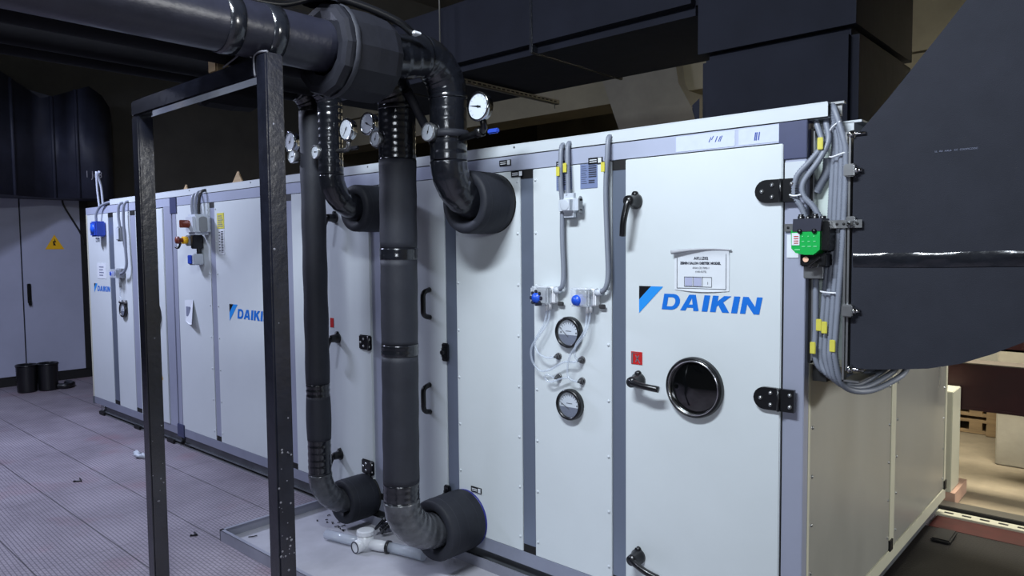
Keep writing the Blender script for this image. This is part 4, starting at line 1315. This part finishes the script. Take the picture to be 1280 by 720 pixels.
for pts, lab in (([(-4.86, .03, 2.17), (-4.86, -.03, 2.15), (-4.85, -.05, 2.08), (-4.84, -.05, 1.99)], 'grey conduit arching down into the isolator, left one'),
                 ([(-4.80, .03, 2.18), (-4.80, -.02, 2.17), (-4.79, -.05, 2.10), (-4.785, -.05, 1.99)], 'grey conduit arching down into the isolator, second from left'),
                 ([(-4.70, .03, 2.19), (-4.72, -.03, 2.17), (-4.73, -.05, 2.08), (-4.73, -.05, 1.99)], 'black conduit arching down into the isolator')):
    o = corrugated(smooth_path(pts, 8), .013, .01).build('corrugated_conduit', CABLE if 'black' in lab else GREYCON)
    tag(o, lab, 'conduit', 'conduits above the isolator')
tn = MB().add([(-5.15, -.004, 1.29), (-4.99, -.004, 1.30), (-4.93, -.05, 1.10), (-4.98, -.05, 1.10), (-5.13, -.012, 1.12)], [(0, 1, 2, 3, 4)])
tnp = thing('paper_notice', 'torn white paper notice peeling off the isolator panel', 'notice', (-5.05, 0, 1.1))
tn.build('sheet', PAPER, tnp)
q = MB().box(-5.10, -5.03, -.016, -.013, 1.16, 1.24).build('print', INKG, tnp)
# far section devices
bs = thing('isolator_switch', 'blue isolator box on the far end panel', 'switch', (-6.75, 0, 1.93))
MB().box(-7.02, -6.87, -.10, -.002, 1.855, 2.005, .012).build('enclosure', BLUEB, bs)
MB().lathe((-6.945, -.10, 1.93), (0, -1, 0), [(0, .05), (.008, .05), (.010, .03), (.016, .026), (.017, 0)], 18).build('knob', BLUEK, bs)
MB().cyl((-6.97, -.05, 1.845), (-6.97, -.05, 1.80), .018, 10).build('cable_gland', GREYBOX, bs)
tag(corrugated(smooth_path([(-6.99, -.05, 2.01), (-6.98, -.05, 2.08), (-6.93, -.03, 2.15), (-6.80, -.005, 2.185), (-6.74, .02, 2.19)], 8), .014, .01).build('corrugated_conduit', GREYCON), 'grey conduit rising from the blue isolator into the trunking', 'conduit')
sb = thing('junction_box', 'small grey junction box on the far gauge panel', 'junction box', (-6.3, 0, 1.87))
MB().box(-6.46, -6.37, -.06, -.002, 1.80, 1.94, .012).build('box', GREYDK, sb)
MB().box(-6.45, -6.38, -.066, -.06, 1.815, 1.925, .006).build('lid', GREYBOX, sb)
tag(corrugated(smooth_path([(-6.42, .03, 2.17), (-6.42, -.03, 2.15), (-6.43, -.04, 2.05), (-6.42, -.035, 1.94)], 8), .014, .01).build('corrugated_conduit', GREYCON), 'short grey conduit entering the small box on the far section', 'conduit')
tag(corrugated(smooth_path([(-6.28, .03, 2.18), (-6.30, -.03, 2.15), (-6.31, -.04, 2.0), (-6.29, -.04, 1.75), (-6.28, -.04, 1.58), (-6.32, -.05, 1.51), (-6.40, -.05, 1.49)], 10), .014, .01).build('corrugated_conduit', GREYCON), 'long grey conduit down to the pressure switch on the far section', 'conduit')
fs_ = thing('pressure_switch', 'clear-cased air pressure switch on the far section above its gauge', 'switch', (-6.4, 0, 1.48))
MB().box(-6.56, -6.42, -.04, -.002, 1.445, 1.54, .006).build('base', GREYDK, fs_)
MB().box(-6.60, -6.44, -.09, -.04, 1.45, 1.535, .006).build('clear_cover', CLEAR, fs_)
MB().cyl((-6.55, -.09, 1.49), (-6.55, -.05, 1.49), .022, 14).build('knob', BLUEK, fs_)
MB().cyl((-6.48, -.03, 1.445), (-6.48, -.03, 1.36), .010, 8).build('hose_barb', GREYDK, fs_)
tag(MB().tube(smooth_path([(-6.48, -.03, 1.36), (-6.49, -.03, 1.28), (-6.46, -.03, 1.22)], 6), .006, 6).build('clear_tube', CLEART), 'thin clear tube hanging below the far pressure switch', 'tube')
for x in (-6.52, -6.42):
    o = MB().lathe((x, 0, 1.215), (0, -1, 0), [(0, .022), (.02, .02), (.035, .01), (.036, 0)], 12).build('tube_port', BRASS)
    tag(o, 'brass tube port above the far gauge, %s of two' % ('left' if x < -6.5 else 'right'), 'fitting', 'far tube ports')
for pts, lab in (([(-7.05, .04, 2.155), (-7.05, .03, 2.35), (-7.03, .0, 2.46), (-6.95, -.02, 2.50)], 'pale bent cable sticking up from the far end of the unit, right one'),
                 ([(-7.15, .04, 2.155), (-7.16, .03, 2.33), (-7.14, .02, 2.52)], 'pale cable sticking straight up from the far end of the unit')):
    tag(MB().tube(smooth_path(pts, 8), .011, 8).build('pale_cable', CABLEG), lab, 'cable', 'pale cables at the far end')

# ------------------------------------------------------------------ drip tray and things on it
tr = thing('drip_tray', 'shallow galvanised drip tray on the floor under the lower pipe flanges', 'tray', (-2.0, -.4, 0))
MB().box(-3.10, -.60, -.735, -.012, .001, .010).build('tray_bottom', TRAYB, tr)
rm = MB().box(-3.105, -3.098, -.742, -.012, .001, .067).box(-3.105, -.60, -.742, -.735, .001, .067)
rm.box(-3.105, -3.085, -.742, -.012, .064, .068).box(-3.105, -.60, -.742, -.722, .064, .068)
rm.box(-3.105, -.60, -.018, -.012, .001, .067)
rm.build('rim', TRAYM, tr)
tp_ = thing('siphon_trap', 'clear plastic drain trap with white valve body lying in the tray', 'trap', (-2.33, -.26, .01))
zt_ = .043
a, b = Vector((-2.62, -.335, zt_)), Vector((-2.36, -.275, zt_))
MB().tube([a, b], .028, 18).build('clear_pipe', MILKY, tp_)
MB().tube([b - (b - a).normalized() * .01, b + (b - a).normalized() * .02], .038, 18).build('collar', WHITEP, tp_)
MB().cyl((-2.335, -.268, .011), (-2.335, -.268, .098), .046, 20).lathe((-2.335, -.268, .098), (0, 0, 1), [(0, .05), (.022, .05), (.026, .04), (.026, 0)], 12, False).cyl((-2.335, -.34, zt_), (-2.335, -.268, zt_), .036, 18).build('valve_body', WHITEP, tp_)
MB().lathe((-2.335, -.342, zt_), (0, 1, 0), [(0, .028), (-.004, .031), (0, .034), (.004, .031), (0, .028)], 20).build('seal_ring', TERM, tp_)
c_, d_ = Vector((-2.30, -.255, zt_)), Vector((-2.20, -.215, zt_))
MB().tube([c_, c_ * .5 + d_ * .5, d_], [.03, .032, .028], 18).build('outlet', WHITEP, tp_)
MB().tube([d_ - (d_ - c_) * .06, d_ + (d_ - c_) * .1], .036, 18).build('rubber_ring', BLACKP, tp_)
MB().tube([d_, Vector((-2.05, -.175, zt_)), Vector((-1.96, -.16, zt_))], .029, 18).build('clear_pipe', MILKY, tp_)
MB().tube([b, Vector((-2.335, -.268, zt_))], .032, 16).build('neck', WHITEP, tp_)
# scraps of tape and debris
mb = MB()
rnd = random.Random(11)
for i in range(9):
    x, y = -2.47 + .08 * rnd.random(), -.10 + .08 * rnd.random()
    mb.tube([(x, y, .02 + .05 * rnd.random()), (x + .05 * rnd.random(), y - .04 * rnd.random(), .03 + .08 * rnd.random()), (x + .08, y + .03, .11 + .05 * rnd.random())], .009, 5)
tag(mb.build('tape_scrap', TAPE), 'crumpled black tape scrap beneath the lower slim flange', 'scrap')
for i in range(15):
    x = -3.0 + .35 * rnd.random()
    y = -.22 + .18 * rnd.random() if i else -.62
    if i == 0:
        x = -3.0
    l = .008 + .013 * rnd.random() if i else .03
    a = rnd.random() * 6
    o = MB().tube([(x, y, .014), (x + l * cos(a), y + l * sin(a), .017), (x + 1.6 * l * cos(a + .5), y + 1.6 * l * sin(a + .5), .014)], .003, 5).build('debris_crumb', CABLE)
    tag(o, 'small black crumb of debris in the back left of the tray' if i else 'black twig-like scrap in the front left corner of the tray', 'debris', 'crumbs in the tray')
for x, y, lab, s in ((-4.98, -.90, 'dark bent twig lying alone on the open floor left of the far post', .05), (-3.30, -.80, 'dark twig on the floor just left of the tray corner', .035)):
    o = MB().tube([(x - s, y + s * .3, .006), (x + s * .6, y, .008), (x - s * .2, y - s * .8, .006)], .006, 5).build('floor_twig', CABLE)
    tag(o, lab, 'twig')
o = MB()
for i in range(7):
    a = i * 1.1
    o.tube([(-5.36 + .02 * i, -.36 + .02 * sin(a), .012), (-5.34 + .02 * i, -.38 + .02 * cos(a), .035 + .012 * sin(a)), (-5.30 + .018 * i, -.35, .012)], .013, 6)
tag(o.build('crumpled_wrapper', GREYBOX), 'crumpled white plastic wrapper on the floor beside the far post', 'wrapper')
tag(MB().lathe((-1.72, -.33, .010), (0, 0, 1), [(0, 0), (0, .02), (.005, .018), (.006, 0)], 10).build('plastic_disc', BLACKP), 'flat black plastic disc lying in the tray in front of the large lower flange', 'disc')

# ------------------------------------------------------------------ right: red steel, strip, pallets
rb = thing('steel_beam', 'dark oxide-red steel beam at knee height behind the unit, lower of two', 'beam', (.9, 2.95, .59))
MB().box(-.09, 3.6, 2.90, 3.08, .885, .905).box(-.09, 3.6, 2.90, 3.08, .595, .612).box(-.09, 3.6, 2.905, 2.925, .6, .9).build('girder', RED, rb)
MB().box(-.09, 3.6, 2.895, 3.08, .905, .912).build('pale_top', BEAMTOP, rb)
rb2 = thing('steel_beam', 'dark oxide-red steel beam behind the duct, upper of two', 'beam', (.9, 3.4, 1.0))
MB().box(.1, 3.6, 3.30, 3.32, .955, 1.36).box(.1, 3.6, 3.30, 3.45, .955, .97).box(.1, 3.6, 3.30, 3.45, 1.345, 1.36).build('girder', RED, rb2)
MB().box(3.5, 3.62, 2.9, 3.4, 0, 1.4).build('beam_post', RED, rb)
cp_ = thing('cream_panel', 'cream insulated panel standing on plywood behind the unit corner', 'panel', (-.1, 2.8, 0))
MB().box(-.35, -.005, 2.64, 2.89, .09, .75, .004).build('panel_body', CREAM, cp_)
MB().box(-.32, .02, 2.64, 3.02, 0.0, .09).build('plywood_foot', PINKW, cp_)
ks = thing('floor_kerb', 'black kerb strip crossing the floor behind the unit', 'kerb', (1.5, 2.57, 0))
MB().box(-.05, 4.5, 2.50, 2.63, .001, .035, .004).build('kerb', BLACKC, ks)
MB().box(-.05, 4.5, 2.51, 2.62, .035, .04).build('lip', STRUTM, ks)
ps = thing('perforated_strip', 'pale perforated metal strip on the floor beside the black kerb', 'strip', (1.5, 2.45, 0))
MB().box(-.04, 4.5, 2.395, 2.485, .001, .02, .002).build('strip', CREAM, ps)
for i in range(42):
    MB().box(-.0 + i * .095, .05 + i * .095, 2.43, 2.455, .0195, .0206).build('slot', BLACKD, ps)
tag(MB().box(-.03, 4.5, 2.17, 2.39, .001, .008).build('red_floor_plate', REDF), 'red painted steel plate on the floor in front of the perforated strip', 'plate')
tag(MB().box(.03, .13, 1.92, 2.12, .007, .03, .008).build('rubber_pad', BLACKC), 'black rubber pad on the dark floor at the end of the unit', 'pad')
pal = thing('wooden_pallet', 'pale wooden pallet stack behind the unit, seen under the red beam', 'pallet', (-.1, 5.1, 0))
for k in range(3):
    z = .0 + k * .155
    bb = MB()
    for y in (4.86, 5.3, 5.75):
        bb.box(-.75, .35, y, y + .1, z, z + .022)
    for x in (-.75, -.28, -.02, .25):
        bb.box(x, x + .1, 4.86, 5.85, z + .022, z + .10)
    for i in range(6):
        bb.box(-.75, .35, 4.86 + i * .19, 4.86 + i * .19 + .13, z + .10, z + .125)
    bb.build('pallet_deck', WOOD, pal)
MB().box(-.14, -.06, 4.80, 4.86, 0, .56).build('upright', WOOD, pal)

# ------------------------------------------------------------------ camera
cam_d = bpy.data.cameras.new('camera')
cam = bpy.data.objects.new('camera', cam_d)
COL.objects.link(cam)
F, YAW, PITCH, ROLL = 904.7, radians(41.925), radians(3.221), radians(-.5446)
fw = Vector((-sin(YAW) * cos(PITCH), cos(YAW) * cos(PITCH), -sin(PITCH)))
r0 = Vector((cos(YAW), sin(YAW), 0))
u0 = r0.cross(fw)
rt = r0 * cos(ROLL) + u0 * sin(ROLL)
up = u0 * cos(ROLL) - r0 * sin(ROLL)
mw = Matrix((rt, up, -fw)).transposed().to_4x4()
mw.translation = Vector((.9696, -2.6873, 1.7085))
cam.matrix_world = mw
cam_d.sensor_width = 36
cam_d.lens = F * 36 / 1280
cam_d.clip_start = 0.05
SC.camera = cam


# ------------------------------------------------------------------ light
def area(name, loc, target, sx, sy, power, col):
    d = bpy.data.lights.new(name, 'AREA')
    d.shape = 'RECTANGLE'
    d.size, d.size_y = sx, sy
    d.energy = power
    d.color = col
    o = bpy.data.objects.new(name, d)
    COL.objects.link(o)
    o.location = loc
    o.rotation_euler = (Vector(target) - Vector(loc)).to_track_quat('-Z', 'Y').to_euler()
    return o


area('tube_or_fill_light', (-.60, -2.3, 3.75), (-.9, -.6, 1.1), 1.2, .25, 146, (.83, .91, 1.0))
area('tube_or_fill_light', (-6.7, -1.75, 3.9), (-5.4, -.3, 1.0), 1.0, .25, 165, (.68, .74, 1.0))
area('tube_or_fill_light', (-3.6, -4.2, 4.3), (-3.4, 0, 1.0), 1.2, .25, 48, (.72, .78, 1.0))  # extra lamp added, aimed at the middle of the unit front
area('tube_or_fill_light', (1.6, -4.8, 2.25), (-1.5, 0, 1.4), 1.2, .4, 44, (.84, .91, 1.0))  # added fill near the camera, brightens the pipe dials
area('room_or_fill_light', (0.2, 3.0, 3.1), (.2, 4.6, 0), 1.0, .5, 150, (1.0, .94, .80))
area('room_or_fill_light', (5.2, 1.0, 3.1), (0, 1.3, .7), 1.0, .6, 195, (.98, .99, .98))  # added unseen lamp, brightens the end panels below the duct
area('room_or_fill_light', (-4.5, 8.2, 3.4), (-3.4, 4.6, 3.2), 1.2, .6, 22, (1.0, .88, .62))
w = bpy.data.worlds.new('world')
SC.world = w
w.use_nodes = True
w.node_tree.nodes['Background'].inputs[0].default_value = (.55, .62, 1.0, 1)
w.node_tree.nodes['Background'].inputs[1].default_value = .06
SC.view_settings.view_transform = 'Standard'
SC.view_settings.look = 'None'
SC.view_settings.exposure = 0
